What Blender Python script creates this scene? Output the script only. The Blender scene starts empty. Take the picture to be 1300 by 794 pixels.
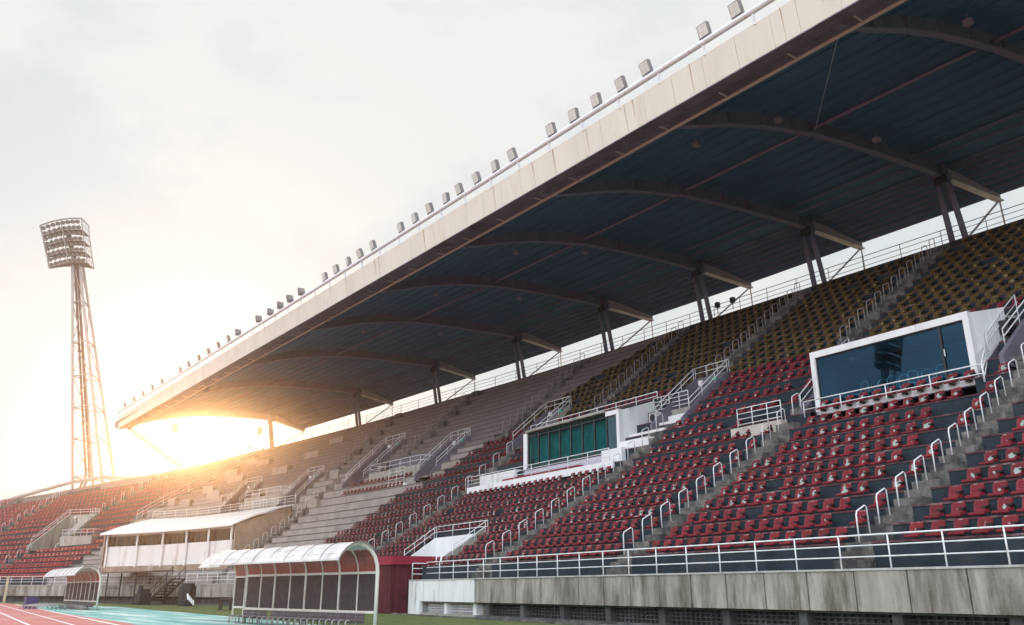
import bpy, math, random
import numpy as np
from mathutils import Matrix, Vector
random.seed(7)
C = bpy.context.scene
col = C.collection
rad = math.radians
# ------------------------------------------------------------------ camera frame
FPX, PITCH, PSI, CAMH = 1061.0, math.atan(353/1061.0), rad(37.4), 1.1
cF = np.array([math.cos(PSI)*math.cos(PITCH), math.sin(PSI)*math.cos(PITCH), math.sin(PITCH)])
cR = np.array([math.sin(PSI)*-1, math.cos(PSI), 0.])
cR = np.array([math.sin(PSI), -math.cos(PSI), 0.]) * -1
cU = np.cross(cR, cF); cU = cU if cU[2] > 0 else -cU
O3 = np.array([0, 0, CAMH])
def ray(px, py): return cF*FPX + cR*(px-650) - cU*(py-397)
def at(px, py, depth): return O3 + ray(px, py)*(depth/FPX)
# ------------------------------------------------------------------ plan of the bowl
ST = [(2.5,(2.5,19.07),(-2.5,41.4),18),(12.6,(12.6,20.14),(7.7,41.6),18),(22.25,(22.25,21.16),(17.9,41.75),18),
(32.1,(32.1,22.2),(27.8,41.9),18),(41.5,(41.5,23.2),(36.9,42.05),18),(51,(51,23.95),(46.6,42.1),18),
(57.5,(57.5,24.2),(54.5,42.05),18),(66,(66,23.8),(65.9,41.66),18),(76,(76,22.4),(80.8,41.1),18),
(87,(86,19.3),(100.7,39.5),18),(96,(94,15.7),(108.5,34.5),16.5),(105,(102,12),(115.5,29.8),15.4),
(113,(109,8),(122,25),14.5),(121,(116,4),(128.5,20.8),13.6),(137,(130,-6),(143,12),12.5)]
S_ = np.array([a[0] for a in ST], float)
V_ = np.array([[*a[1], *a[2], a[3]] for a in ST], float)
_h = np.diff(S_)[:, None]; _d = np.diff(V_, axis=0)/_h
M_ = np.zeros_like(V_); M_[0] = _d[0]; M_[-1] = _d[-1]
M_[1:-1] = (_d[:-1]*_h[1:]+_d[1:]*_h[:-1])/(_h[1:]+_h[:-1])
def FT(s):
    i = min(max(int(np.searchsorted(S_, s)-1), 0), len(S_)-2); h = S_[i+1]-S_[i]; t = (s-S_[i])/h
    r = (2*t**3-3*t*t+1)*V_[i]+(t**3-2*t*t+t)*h*M_[i]+(-2*t**3+3*t*t)*V_[i+1]+(t**3-t*t)*h*M_[i+1]
    return r[:2], r[2:4], r[4]
def sm(a, b, x):
    t = min(max((x-a)/(b-a), 0), 1); return t*t*(3-2*t)
def Zw(w):
    return 1.72+.57*w+.009*w*w+.55*sm(7, 12.1, w) if w < 12 else 18-.76*(22-w)
def pos(s, w, z=None, dz=0.):
    F, T, zt = FT(s); p = F+(T-F)*(w/22.)
    if z is None: z = 1.72+(Zw(w)-1.72)*(zt-1.72)/16.28
    return np.array([p[0], p[1], z+dz])
def frame(s):
    F, T, _ = FT(s); d = (T-F)/np.linalg.norm(T-F); a = FT(min(s+.05, 136.9))[0]-FT(s-.05)[0]; a = a/np.linalg.norm(a)
    return a, d
ROWS = [.75+.81*k for k in range(14)]+[12.1+.67*k for k in range(15)]
ENDW = [.75+1.05*k for k in range(21)]
# ------------------------------------------------------------------ materials
MATS = {}
def mat(name, base, rough=.7, var=.25, scale=3.0, stain=None, stain_amt=0., streak=False, metallic=0., spec=.4, bump=0., alpha=None):
    if name in MATS: return MATS[name]
    m = bpy.data.materials.new(name); m.use_nodes = True; nt = m.node_tree; N = nt.nodes; L = nt.links
    b = N['Principled BSDF']; b.inputs['Roughness'].default_value = rough; b.inputs['Metallic'].default_value = metallic
    b.inputs['Specular IOR Level'].default_value = spec
    tc = N.new('ShaderNodeTexCoord'); mp = N.new('ShaderNodeMapping'); L.new(tc.outputs['Object'], mp.inputs['Vector'])
    if streak: mp.inputs['Scale'].default_value = (1, 1, .16)
    n1 = N.new('ShaderNodeTexNoise'); n1.inputs['Scale'].default_value = scale; n1.inputs['Detail'].default_value = 6; n1.inputs['Roughness'].default_value = .65
    L.new(mp.outputs['Vector'], n1.inputs['Vector'])
    r1 = N.new('ShaderNodeValToRGB'); c = np.array(base)
    r1.color_ramp.elements[0].position = .32; r1.color_ramp.elements[1].position = .68
    r1.color_ramp.elements[0].color = (*(c*(1-var)), 1); r1.color_ramp.elements[1].color = (*np.minimum(c*(1+var), 1), 1)
    L.new(n1.outputs['Fac'], r1.inputs['Fac']); out = r1.outputs['Color']
    if stain is not None:
        n2 = N.new('ShaderNodeTexNoise'); n2.inputs['Scale'].default_value = scale*.55; n2.inputs['Detail'].default_value = 8; n2.inputs['Roughness'].default_value = .72
        mp2 = N.new('ShaderNodeMapping'); mp2.inputs['Location'].default_value = (5.3, 1.7, 9.1)
        if streak: mp2.inputs['Scale'].default_value = (1.6, 1.6, .3)
        L.new(tc.outputs['Object'], mp2.inputs['Vector']); L.new(mp2.outputs['Vector'], n2.inputs['Vector'])
        r2 = N.new('ShaderNodeValToRGB'); r2.color_ramp.elements[0].position = .62-stain_amt*.35; r2.color_ramp.elements[1].position = .74-stain_amt*.2
        L.new(n2.outputs['Fac'], r2.inputs['Fac'])
        mx = N.new('ShaderNodeMix'); mx.data_type = 'RGBA'; L.new(r2.outputs['Color'], mx.inputs['Factor']); L.new(out, mx.inputs['A']); mx.inputs['B'].default_value = (*stain, 1)
        out = mx.outputs['Result']
    L.new(out, b.inputs['Base Color'])
    if bump:
        bp = N.new('ShaderNodeBump'); bp.inputs['Strength'].default_value = bump; bp.inputs['Distance'].default_value = .02
        n3 = N.new('ShaderNodeTexNoise'); n3.inputs['Scale'].default_value = scale*8; n3.inputs['Detail'].default_value = 4
        L.new(tc.outputs['Object'], n3.inputs['Vector']); L.new(n3.outputs['Fac'], bp.inputs['Height']); L.new(bp.outputs['Normal'], b.inputs['Normal'])
    MATS[name] = m; return m
concrete = mat('weathered_concrete', (.34,.325,.29), .9, .22, 1.3, (.12,.11,.10), .25, True, bump=.3)
wallconc = mat('parapet_concrete', (.345,.315,.285), .9, .30, 1.9, (.12,.10,.08), .5, True, bump=.4)
stepconc = mat('step_concrete', (.175,.16,.145), .9, .4, 2.6, (.045,.045,.048), .6, bump=.3)
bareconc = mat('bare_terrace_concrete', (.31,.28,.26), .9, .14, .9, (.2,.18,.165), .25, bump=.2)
upconc = mat('upper_terrace_concrete', (.175,.15,.15), .9, .14, .9, (.13,.11,.11), .3, bump=.2)  # darker copy of the bare concrete, upper-tier shade put into its colour
seatshade_conc = mat('seat_shaded_concrete', (.020,.031,.042), .9, .35, 1.6, (.05,.05,.05), .2)  # near-black colour holds the shade under and between the seat rows
mat('shadow_edge', (.10,.085,.085), .9, .3, 2)
nosing = mat('worn_red_edge_paint', (.09,.035,.04), .8, .5, 3.0, (.30,.22,.22), .22)
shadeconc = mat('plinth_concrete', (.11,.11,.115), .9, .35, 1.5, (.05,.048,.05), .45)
whitewall = mat('white_painted_wall', (.78,.78,.78), .7, .08, 1.2, (.42,.41,.40), .1, True)
whitedirty = mat('stained_white_paint', (.74,.74,.73), .75, .1, 1.6, (.22,.2,.18), .16, True)
cream = mat('cream_painted_wall', (.72,.68,.65), .8, .08, .8, (.45,.38,.33), .22, True)
fasciam = mat('fascia_panel_paint', (.665,.625,.535), .6, .06, .7, (.55,.45,.36), .16, True)
rail_m = mat('white_rail_paint', (.74,.75,.76), .45, .12, 6, (.40,.33,.28), .12)
dimrail = mat('grey_rail_paint', (.34,.32,.34), .5, .15, 6)
beam_m = mat('truss_paint', (.17,.175,.235), .6, .12, 1.2, (.13,.13,.17), .25)
litbeam = mat('lit_tail_paint', (.82,.78,.68), .6, .12, 1.2, (.35,.3,.26), .2)  # tails coloured near-white to carry the sky light from behind
pipe_m = mat('red_lead_pipe_paint', (.18,.16,.21), .6, .2, 2)
sheet_m = mat('roof_sheet_metal', (.085,.17,.27), .6, .14, .35, (.07,.135,.21), .3)
purlin_m = mat('purlin_steel', (.07,.15,.25), .6, .2, .8)
gutter_m = mat('gutter_plate', (.155,.135,.165), .7, .22, .8, (.08,.065,.075), .35)
lipwhite = mat('flashing_trim', (.62,.55,.48), .6, .1, 1)
rust_m = mat('rust_streak', (.38,.17,.065), .8, .3, 4)
joint_m = mat('joint_sealant', (.12,.09,.08), .9, .2, 4)
dark_m = mat('dark_metal', (.035,.036,.04), .55, .3, 3)
black_m = mat('black_plastic', (.018,.02,.024), .5, .3, 3)
teal_m = mat('teal_curtain_cloth', (.035,.24,.25), .9, .3, 2.5)
lav_m = mat('lavender_banner_cloth', (.52,.50,.58), .9, .1, 2, (.42,.4,.5), .2)
redcloth = mat('crimson_cloth', (.27,.018,.045), .85, .2, 1.3)
redcloth2 = mat('dark_red_cloth', (.085,.012,.022), .9, .3, 1.0, (.04,.008,.012), .3)
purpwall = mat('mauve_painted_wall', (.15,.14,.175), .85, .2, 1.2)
poly_m = mat('milky_roof_sheet', (.58,.57,.56), .35, .12, 1.6, (.36,.33,.32), .25)
redpoly = mat('red_tinted_sheet', (.27,.055,.045), .4, .3, 1.4, (.13,.03,.03), .35)
mesh_m = mat('dark_mesh_panel', (.06,.045,.05), .7, .35, 5)
plank_m = mat('purple_grey_plank', (.115,.085,.105), .7, .35, 3.5, (.06,.05,.06), .3)
frame_m = mat('dugout_frame_paint', (.70,.64,.58), .5, .1, 3, (.5,.36,.26), .15)
steel_m = mat('tower_steel_paint', (.33,.295,.29), .5, .12, 1)
grate_m = mat('tower_grating', (.26,.2,.17), .7, .3, 2)
lamp_m = mat('lamp_glass', (.5,.49,.42), .25, .3, 5)
lampface = mat('floodlight_face', (.60,.58,.52), .3, .15, 5)
lampback = mat('floodlight_casing', (.21,.19,.19), .5, .2, 4)
track_m = mat('red_track_rubber', (.50,.18,.155), .9, .16, .8, (.64,.36,.32), .35, bump=.4)
line_m = mat('white_line_paint', (.78,.74,.72), .8, .12, 2)
green_m = mat('exit_sign_green', (.05,.42,.24), .5, .05, 2)
yell_m = mat('yellow_cover', (.45,.3,.04), .7, .2, 4)
navy_m = mat('navy_plastic', (.05,.045,.12), .5, .2, 4)
chairm = mat('pale_chair_metal', (.45,.7,.72), .4, .1, 4)
mat('grey_rib', (.22,.19,.19), .6, .2, 4)
wood_m = mat('dark_wood', (.06,.045,.04), .7, .3, 4)

def runoff_mat():
    m = bpy.data.materials.new('teal_runoff_rubber'); m.use_nodes = True; nt = m.node_tree; N = nt.nodes; L = nt.links; b = N['Principled BSDF']
    b.inputs['Roughness'].default_value = .9
    tc = N.new('ShaderNodeTexCoord'); mp = N.new('ShaderNodeMapping'); mp.inputs['Scale'].default_value = (.09,.9,1); mp.inputs['Rotation'].default_value = (0,0,rad(-6))
    n = N.new('ShaderNodeTexNoise'); n.inputs['Scale'].default_value = 1.3; n.inputs['Detail'].default_value = 7; n.inputs['Roughness'].default_value = .6
    r = N.new('ShaderNodeValToRGB'); e = r.color_ramp.elements
    e[0].position = .38; e[0].color = (.13,.33,.30,1); e[1].position = .62; e[1].color = (.60,.66,.58,1)
    k = e.new(.5); k.color = (.22,.45,.41,1)
    L.new(tc.outputs['Object'], mp.inputs['Vector']); L.new(mp.outputs['Vector'], n.inputs['Vector']); L.new(n.outputs['Fac'], r.inputs['Fac']); L.new(r.outputs['Color'], b.inputs['Base Color'])
    return m
runoff_m = runoff_mat()
turf_m = mat('short_turf', (.085,.115,.03), .95, .45, 2.5, (.16,.17,.06), .35, bump=.6)
dirt_m = mat('dusty_ground', (.10,.12,.085), .95, .25, .6, (.13,.13,.07), .35)

def seat_mat(name, base, dark, wear, obj_attr):
    m = bpy.data.materials.new(name); m.use_nodes = True; nt = m.node_tree; N = nt.nodes; L = nt.links; b = N['Principled BSDF']
    b.inputs['Roughness'].default_value = .45; b.inputs['Specular IOR Level'].default_value = .35
    uv = N.new('ShaderNodeUVMap'); uv.uv_map = 'local'
    a = N.new('ShaderNodeAttribute'); a.attribute_type = 'OBJECT' if obj_attr else 'GEOMETRY'; a.attribute_name = 'wear'
    rnd = N.new('ShaderNodeAttribute'); rnd.attribute_type = 'OBJECT' if obj_attr else 'GEOMETRY'; rnd.attribute_name = 'fade'
    add = N.new('ShaderNodeVectorMath'); add.operation = 'ADD'; mul = N.new('ShaderNodeVectorMath'); mul.operation = 'SCALE'; mul.inputs[0].default_value = (37, 19, 11)
    L.new(rnd.outputs['Fac'], mul.inputs['Scale']); L.new(uv.outputs['UV'], add.inputs[0]); L.new(mul.outputs['Vector'], add.inputs[1])
    n = N.new('ShaderNodeTexNoise'); n.inputs['Scale'].default_value = 9; n.inputs['Detail'].default_value = 5; L.new(add.outputs['Vector'], n.inputs['Vector'])
    # worn patch in the middle of the front, its edge broken by noise
    sub = N.new('ShaderNodeVectorMath'); sub.operation = 'DISTANCE'; sub.inputs[1].default_value = (.03,.25,0); L.new(uv.outputs['UV'], sub.inputs[0])
    m1 = N.new('ShaderNodeMath'); m1.operation = 'MULTIPLY_ADD'; m1.inputs[1].default_value = -3.3; m1.inputs[2].default_value = .30; L.new(sub.outputs['Value'], m1.inputs[0])
    m2 = N.new('ShaderNodeMath'); m2.operation = 'ADD'; L.new(m1.outputs[0], m2.inputs[0]); L.new(n.outputs['Fac'], m2.inputs[1])
    m3 = N.new('ShaderNodeMath'); m3.operation = 'ADD'; L.new(m2.outputs[0], m3.inputs[0]); L.new(a.outputs['Fac'], m3.inputs[1])
    st = N.new('ShaderNodeMapRange'); st.inputs['From Min'].default_value = .64; st.inputs['From Max'].default_value = .72; L.new(m3.outputs[0], st.inputs['Value'])
    sx = N.new('ShaderNodeSeparateXYZ'); L.new(uv.outputs['UV'], sx.inputs[0])
    ez = N.new('ShaderNodeMapRange'); ez.inputs['From Min'].default_value = .41; ez.inputs['From Max'].default_value = .435; L.new(sx.outputs['Y'], ez.inputs['Value'])
    en = N.new('ShaderNodeMapRange'); en.inputs['From Min'].default_value = .5; en.inputs['From Max'].default_value = .62; L.new(n.outputs['Fac'], en.inputs['Value'])
    em = N.new('ShaderNodeMath'); em.operation = 'MULTIPLY'; L.new(ez.outputs['Result'], em.inputs[0]); L.new(en.outputs['Result'], em.inputs[1])
    mxm = N.new('ShaderNodeMath'); mxm.operation = 'MAXIMUM'; L.new(st.outputs['Result'], mxm.inputs[0]); L.new(em.outputs[0], mxm.inputs[1])
    r = N.new('ShaderNodeMix'); r.data_type = 'RGBA'; r.inputs['A'].default_value = (*dark, 1); r.inputs['B'].default_value = (*base, 1); L.new(n.outputs['Fac'], r.inputs['Factor'])
    h = N.new('ShaderNodeHueSaturation'); L.new(r.outputs['Result'], h.inputs['Color'])
    mv = N.new('ShaderNodeMapRange'); mv.inputs['To Min'].default_value = .75; mv.inputs['To Max'].default_value = 1.2; L.new(rnd.outputs['Fac'], mv.inputs['Value']); L.new(mv.outputs['Result'], h.inputs['Value'])
    x = N.new('ShaderNodeMix'); x.data_type = 'RGBA'; L.new(mxm.outputs[0], x.inputs['Factor']); L.new(h.outputs['Color'], x.inputs['A']); x.inputs['B'].default_value = (*wear, 1)
    L.new(x.outputs['Result'], b.inputs['Base Color'])
    return m
RED, REDD, WEAR = (.215,.011,.022), (.13,.007,.014), (.36,.40,.38)
YEL, YELD = (.125,.083,.020), (.08,.053,.014)
red_i = seat_mat('red_seat_plastic', RED, REDD, WEAR, True); red_s = seat_mat('red_seat_plastic_mass', RED, REDD, WEAR, False)
yel_i = seat_mat('ochre_seat_plastic', YEL, YELD, (.3,.25,.15), True); yel_s = seat_mat('ochre_seat_plastic_mass', YEL, YELD, (.3,.25,.15), False)
far_s = seat_mat('far_red_seat_plastic', (.30,.016,.018), (.19,.009,.012), (.4,.2,.16), False)

def glass_mat(name, tint, refl, mixf):
    m = bpy.data.materials.new(name); m.use_nodes = True; nt = m.node_tree; N = nt.nodes; L = nt.links
    N.remove(N['Principled BSDF']); o = N['Material Output']
    t = N.new('ShaderNodeBsdfTransparent'); t.inputs[0].default_value = (*tint, 1)
    g = N.new('ShaderNodeBsdfGlossy'); g.inputs['Roughness'].default_value = .015; g.inputs['Color'].default_value = (*refl, 1)
    mx = N.new('ShaderNodeMixShader')
    lw = N.new('ShaderNodeLayerWeight'); lw.inputs['Blend'].default_value = .5; pw = N.new('ShaderNodeMath'); pw.operation = 'POWER'; pw.inputs[1].default_value = 4.0; L.new(lw.outputs['Facing'], pw.inputs[0])
    mr = N.new('ShaderNodeMapRange'); mr.inputs['To Min'].default_value = mixf; mr.inputs['To Max'].default_value = 1; L.new(pw.outputs[0], mr.inputs['Value'])
    L.new(mr.outputs['Result'], mx.inputs['Fac']); L.new(t.outputs[0], mx.inputs[1]); L.new(g.outputs[0], mx.inputs[2]); L.new(mx.outputs[0], o.inputs['Surface'])
    return m
blueglass = glass_mat('blue_tinted_glass', (.62,.80,.88), (.085,.165,.25), .16)
tealglass = glass_mat('teal_tinted_glass', (.62,.84,.84), (.1,.16,.16), .05)
dimglass = glass_mat('dusty_window_glass', (.3,.25,.22), (.4,.36,.33), .12)

# ------------------------------------------------------------------ mesh builder
class MB:
    def __init__(s): s.v = []; s.f = []; s.mi = []; s.m = 0
    def face(s, *pts):
        i = len(s.v); s.v += [tuple(map(float, p)) for p in pts]; s.f.append(tuple(range(i, i+len(pts)))); s.mi.append(s.m)
    def hexa(s, p):   # 8 points: bottom loop 0-3, top loop 4-7
        i = len(s.v); s.v += [tuple(map(float, q)) for q in p]
        for f in ((3,2,1,0),(4,5,6,7),(0,1,5,4),(1,2,6,5),(2,3,7,6),(3,0,4,7)):
            s.f.append(tuple(i+k for k in f)); s.mi.append(s.m)
    def box(s, c, ax, ay, az, sx, sy, sz):   # centre, unit axes, full sizes
        c, ax, ay, az = (np.asarray(q, float) for q in (c, ax, ay, az)); X, Y, Z = ax*sx/2, ay*sy/2, az*sz/2
        s.hexa([c-X-Y-Z, c+X-Y-Z, c+X+Y-Z, c-X+Y-Z, c-X-Y+Z, c+X-Y+Z, c+X+Y+Z, c-X+Y+Z])
    def beam(s, p, q, w, h, up=(0,0,1)):
        p, q, up = (np.asarray(k, float) for k in (p, q, up)); d = q-p; L = np.linalg.norm(d)
        if L < 1e-6: return
        d = d/L; x = np.cross(d, up)
        if np.linalg.norm(x) < 1e-4: x = np.cross(d, (1,0,0))
        x = x/np.linalg.norm(x); z = np.cross(x, d); s.box((p+q)/2, d, x, z, L, w, h)
    def tube(s, pts, r, n=6):
        pts = [np.asarray(p, float) for p in pts]; rings = []
        ref = None
        for k, p in enumerate(pts):
            a = pts[max(k-1, 0)]; b = pts[min(k+1, len(pts)-1)]; d = b-a; d = d/(np.linalg.norm(d)+1e-9)
            if ref is None:
                ref = np.cross(d, (0,0,1.));
                if np.linalg.norm(ref) < 1e-3: ref = np.array([1.,0,0])
            x = ref-d*(ref@d); x = x/(np.linalg.norm(x)+1e-9); ref = x; y = np.cross(d, x)
            i = len(s.v); s.v += [tuple(p+r*(math.cos(2*math.pi*j/n)*x+math.sin(2*math.pi*j/n)*y)) for j in range(n)]; rings.append(i)
        for a, b in zip(rings, rings[1:]):
            for j in range(n): s.f.append((a+j, a+(j+1) % n, b+(j+1) % n, b+j)); s.mi.append(s.m)
        s.f.append(tuple(rings[0]+j for j in range(n-1, -1, -1))); s.mi.append(s.m)
        s.f.append(tuple(rings[-1]+j for j in range(n))); s.mi.append(s.m)
    def build(s, name, m, parent=None, smooth=False, loc=None):
        me = bpy.data.meshes.new(name)
        v = np.array(s.v)
        if loc is not None: v = v-np.asarray(loc)
        me.from_pydata([tuple(p) for p in v], [], s.f)
        for k in (m if isinstance(m, (list, tuple)) else [m]): me.materials.append(k)
        me.polygons.foreach_set('material_index', s.mi)
        if smooth: me.polygons.foreach_set('use_smooth', [True]*len(s.f))
        me.update()
        o = bpy.data.objects.new(name, me); col.objects.link(o)
        if loc is not None: o.location = loc
        if parent: o.parent = parent
        return o
def tag(o, label=None, cat=None, group=None, kind=None):
    if label: o['label'] = label
    if cat: o['category'] = cat
    if group: o['group'] = group
    if kind: o['kind'] = kind
    return o
def empty(name, label, cat, group=None, loc=(0,0,0), rz=0.):
    o = bpy.data.objects.new(name, None); col.objects.link(o); o.empty_display_size = .3; o.location = loc; o.rotation_euler = (0,0,rz)
    return tag(o, label, cat, group)
def copy_tree(o, loc, rz, label, parent=None):
    c = o.copy(); col.objects.link(c); c.location = loc; c.rotation_euler = (0,0,rz)
    if label: c['label'] = label
    for ch in list(o.children):
        d = ch.copy(); col.objects.link(d); d.parent = c
        for g in list(ch.children):
            e = g.copy(); col.objects.link(e); e.parent = d
    return c
ORD = ['zeroth','first','second','third','fourth','fifth','sixth','seventh','eighth','ninth','tenth','eleventh','twelfth','thirteenth','fourteenth','fifteenth','sixteenth','seventeenth','eighteenth','nineteenth','twentieth']
TENS = {20:'twenty',30:'thirty',40:'forty',50:'fifty',60:'sixty',70:'seventy'}
def ordn(n):
    if n < len(ORD): return ORD[n]
    t = n//10*10
    return TENS[t][:-1]+'ieth' if n == t else TENS[t]+'-'+ORD[n-t]
Z3 = np.array([0,0,1.])
def v3(p2, z): return np.array([p2[0], p2[1], z])

# ------------------------------------------------------------------ ground
def sheet(name, pts, z, m):
    b = MB(); b.face(*[(x, y, z) for x, y in pts]); o = b.build(name, m); tag(o, kind='structure'); return o
sheet('ground', [(-400,-400),(900,-400),(900,900),(-400,900)], -.012, dirt_m)
sheet('turf_strip', [(-40,9.0),(20,12.0),(46,14.0),(68,15.6),(81,12.6),(95,8),(128,-12),(140,-6),(112,15),(95,22),(70,25.5),(50,25),(-40,16.0)], -.006, turf_m)
sheet('run_off', [(-40,2.0),(33.8,8.4),(52.3,9.46),(81.9,12.1),(84,12.5),(81,15.0),(67.4,16.1),(51.8,14.9),(40.6,14.2),(20,12.6),(-40,9.5)], 0.0, runoff_m)
sheet('running_track', [(-40,-60),(160,-60),(150,-25),(128,-6),(108,6.5),(93.2,12.0),(81.9,12.1),(52.3,9.46),(33.8,8.4),(-40,2.0)], .004, track_m)
def gz(px, py): d = ray(px, py); return (O3+d*(CAMH/-d[2]))[:2]
lb = MB()
def lane(p0, p1, w=.06, z=.008, ext0=0, ext1=0):
    p0, p1 = np.array(p0), np.array(p1); d = (p1-p0)/np.linalg.norm(p1-p0); n = np.array([-d[1], d[0]])*w/2; p0 = p0-d*ext0; p1 = p1+d*ext1
    lb.face(v3(p0-n, z), v3(p1-n, z), v3(p1+n, z), v3(p0+n, z))
d0 = np.array([.9965,.0833]); n0 = np.array([.0833,-.9965])
for k, off in enumerate((.10, 1.35, 2.6, 3.85, 5.1)):
    p = np.array([52.3, 9.46])+n0*off; lane(p-d0*60, p+d0*33, .10 if k else .14)
lane(gz(8,781.5), gz(26,780.5), .12)
tag(lb.build('lane_marking', line_m), kind='structure')
kb = MB()
for w, h in ((-1.15,.06),):
    for s in np.arange(4, 38, 1.0):
        a, b = pos(s,w,0), pos(s+1,w,0); kb.beam(a+Z3*h/2, b+Z3*h/2, .16, h)
tag(kb.build('drain_kerb', stepconc), kind='structure')

# ------------------------------------------------------------------ parapet wall round the pitch
WT, WB = 1.62, .61
def panel_wall(name, s0, s1, pitch, m, label, cat, group=None, start=None):
    e = empty(name, label, cat, group, loc=pos(s0,0,0)); L0 = e.location
    edges = [s0]; x = (start if start is not None else s0)
    while x < s1-.05:
        if x > s0+.05: edges.append(x)
        x += pitch
    edges.append(s1); b = MB(); c = MB()
    for a, q in zip(edges, edges[1:]):
        n = max(1, int((q-a)/2.2)); jit = random.uniform(-.012,.012)
        for j in range(n):
            sa, sb = a+(q-a)*j/n, a+(q-a)*(j+1)/n
            sa += .022 if j == 0 else 0; sb -= .022 if j == n-1 else 0
            P = [pos(sa,.0+jit,WB), pos(sb,0+jit,WB), pos(sb,.18,WB), pos(sa,.18,WB)]
            b.hexa(P+[p+Z3*(WT-WB-.05) for p in P])
            P = [pos(a+(q-a)*j/n,-.035,WT-.05), pos(a+(q-a)*(j+1)/n,-.035,WT-.05), pos(a+(q-a)*(j+1)/n,.5,WT-.05), pos(a+(q-a)*j/n,.5,WT-.05)]
            c.hexa(P+[p+Z3*.05 for p in P])
    b.build('panel', m, e).location = -Vector(L0); c.build('coping', mat('pale_coping', (.46,.44,.43), .85, .15, 2.5, (.25,.23,.22), .3), e).location = -Vector(L0)
    # recessed base with block grille
    g = MB(); gr = MB()
    for j in range(int((s1-s0)/1.0)):
        sa, sb = s0+j*(s1-s0)/int((s1-s0)), s0+(j+1)*(s1-s0)/int((s1-s0))
        P = [pos(sa,.62,-.05), pos(sb,.62,-.05), pos(sb,.75,-.05), pos(sa,.75,-.05)]; g.hexa(P+[p+Z3*(WB+.05) for p in P])
        P = [pos(sa,.05,-.05), pos(sb,.05,-.05), pos(sb,.62,-.05), pos(sa,.62,-.05)]; g.hexa(P+[p+Z3*.13 for p in P])
        P = [pos(sa,.18,WB-.06), pos(sb,.18,WB-.06), pos(sb,.62,WB-.06), pos(sa,.62,WB-.06)]; g.hexa(P+[p+Z3*.05 for p in P])
    s = s0+.2
    k = 0
    while s < min(s1, 60)-.2:
        if k % 12 == 0:
            P = [pos(s,.22,.08), pos(s+.28,.22,.08), pos(s+.28,.62,.08), pos(s,.62,.08)]; gr.hexa(P+[p+Z3*(WB-.12) for p in P]); s += .38
        else:
            P = [pos(s,.5,.08), pos(s+.035,.5,.08), pos(s+.035,.6,.08), pos(s,.6,.08)]; gr.hexa(P+[p+Z3*(WB-.12) for p in P]); s += .22
        k += 1
    for zz in (.2,.32,.44):
        for j in range(int((min(s1,60)-s0)/1.0)):
            gr.beam(pos(s0+j,.5,zz), pos(s0+j+1,.5,zz), .06, .03)
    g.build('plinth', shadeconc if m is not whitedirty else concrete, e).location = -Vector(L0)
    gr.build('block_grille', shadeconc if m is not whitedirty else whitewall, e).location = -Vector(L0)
    return e
panel_wall('parapet_wall', 2.6, 31.66, 1.462, wallconc, 'grey stained concrete panel wall below the red seats on the right', 'wall', 'walls round the field', 2.6-.62)
ww = panel_wall('white_wall', 31.70, 38.57, 1.717, whitedirty, 'white painted panel wall with flaking paint beside the dark red tunnel', 'wall', 'walls round the field')
b = MB(); P = [pos(38.45,.0,0), pos(38.57,.0,0), pos(38.57,2.2,0), pos(38.45,2.2,0)]; b.hexa(P+[p+Z3*(WT-.06) for p in P])
P = [pos(37.2,-.02,0), pos(38.45,-.02,0), pos(38.45,.16,0), pos(37.2,.16,0)]; b.hexa(P+[p+Z3*.61 for p in P])
b.build('end_pier', whitedirty, ww).location = -ww.location
panel_wall('parapet_wall', 44.2, 136, 1.7, wallconc, 'long brown grey panel wall running behind the dugouts to the far bend', 'wall', 'walls round the field')

def railing(name, pts_fn, ss, heights, label, group=None, posts=None, m=rail_m, r=.024, cat='railing', pr=.022):
    """pts_fn(s, h) gives a point at station s and height h above the base"""
    o0 = pts_fn(ss[0], 0); e = empty(name, label, cat, group, loc=o0)
    b = MB()
    for h in heights: b.tube([pts_fn(s, h)-o0 for s in ss], r if h == max(heights) else r*.8, 6)
    b.build('rail', m, e, True)
    for p in (posts if posts is not None else ss):
        q = MB(); q.tube([pts_fn(p, 0)-o0, pts_fn(p, max(heights))-o0], pr, 6)
        q.build('post', m, e, True)
    return e
wall_rail = lambda s, h: pos(s, .12-.0*h, WT+h)
railing('field_railing', wall_rail, list(np.arange(2.7,36.9,1.42)), (.28,.55,.8), 'white three bar railing along the top of the grey and white front wall', 'railings on the field wall', posts=[8.39-1.42*k for k in (4,3,2,1)]+[8.39+1.42*k for k in range(20)])
railing('field_railing', wall_rail, list(np.arange(44.6,90.5,1.75)), (.28,.55,.8), 'white three bar railing on the far wall before the long white building', 'railings on the field wall')
railing('field_railing', wall_rail, list(np.arange(91.5,135,1.75)), (.28,.55,.8), 'white three bar railing on the far wall below the end stand', 'railings on the field wall')
e = railing('field_railing', lambda s, h: pos(38.5, s, WT+h), [.15,1.1,2.1], (.28,.55,.8), 'short white railing on the white wall end turned towards the stand', 'railings on the field wall')

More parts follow.
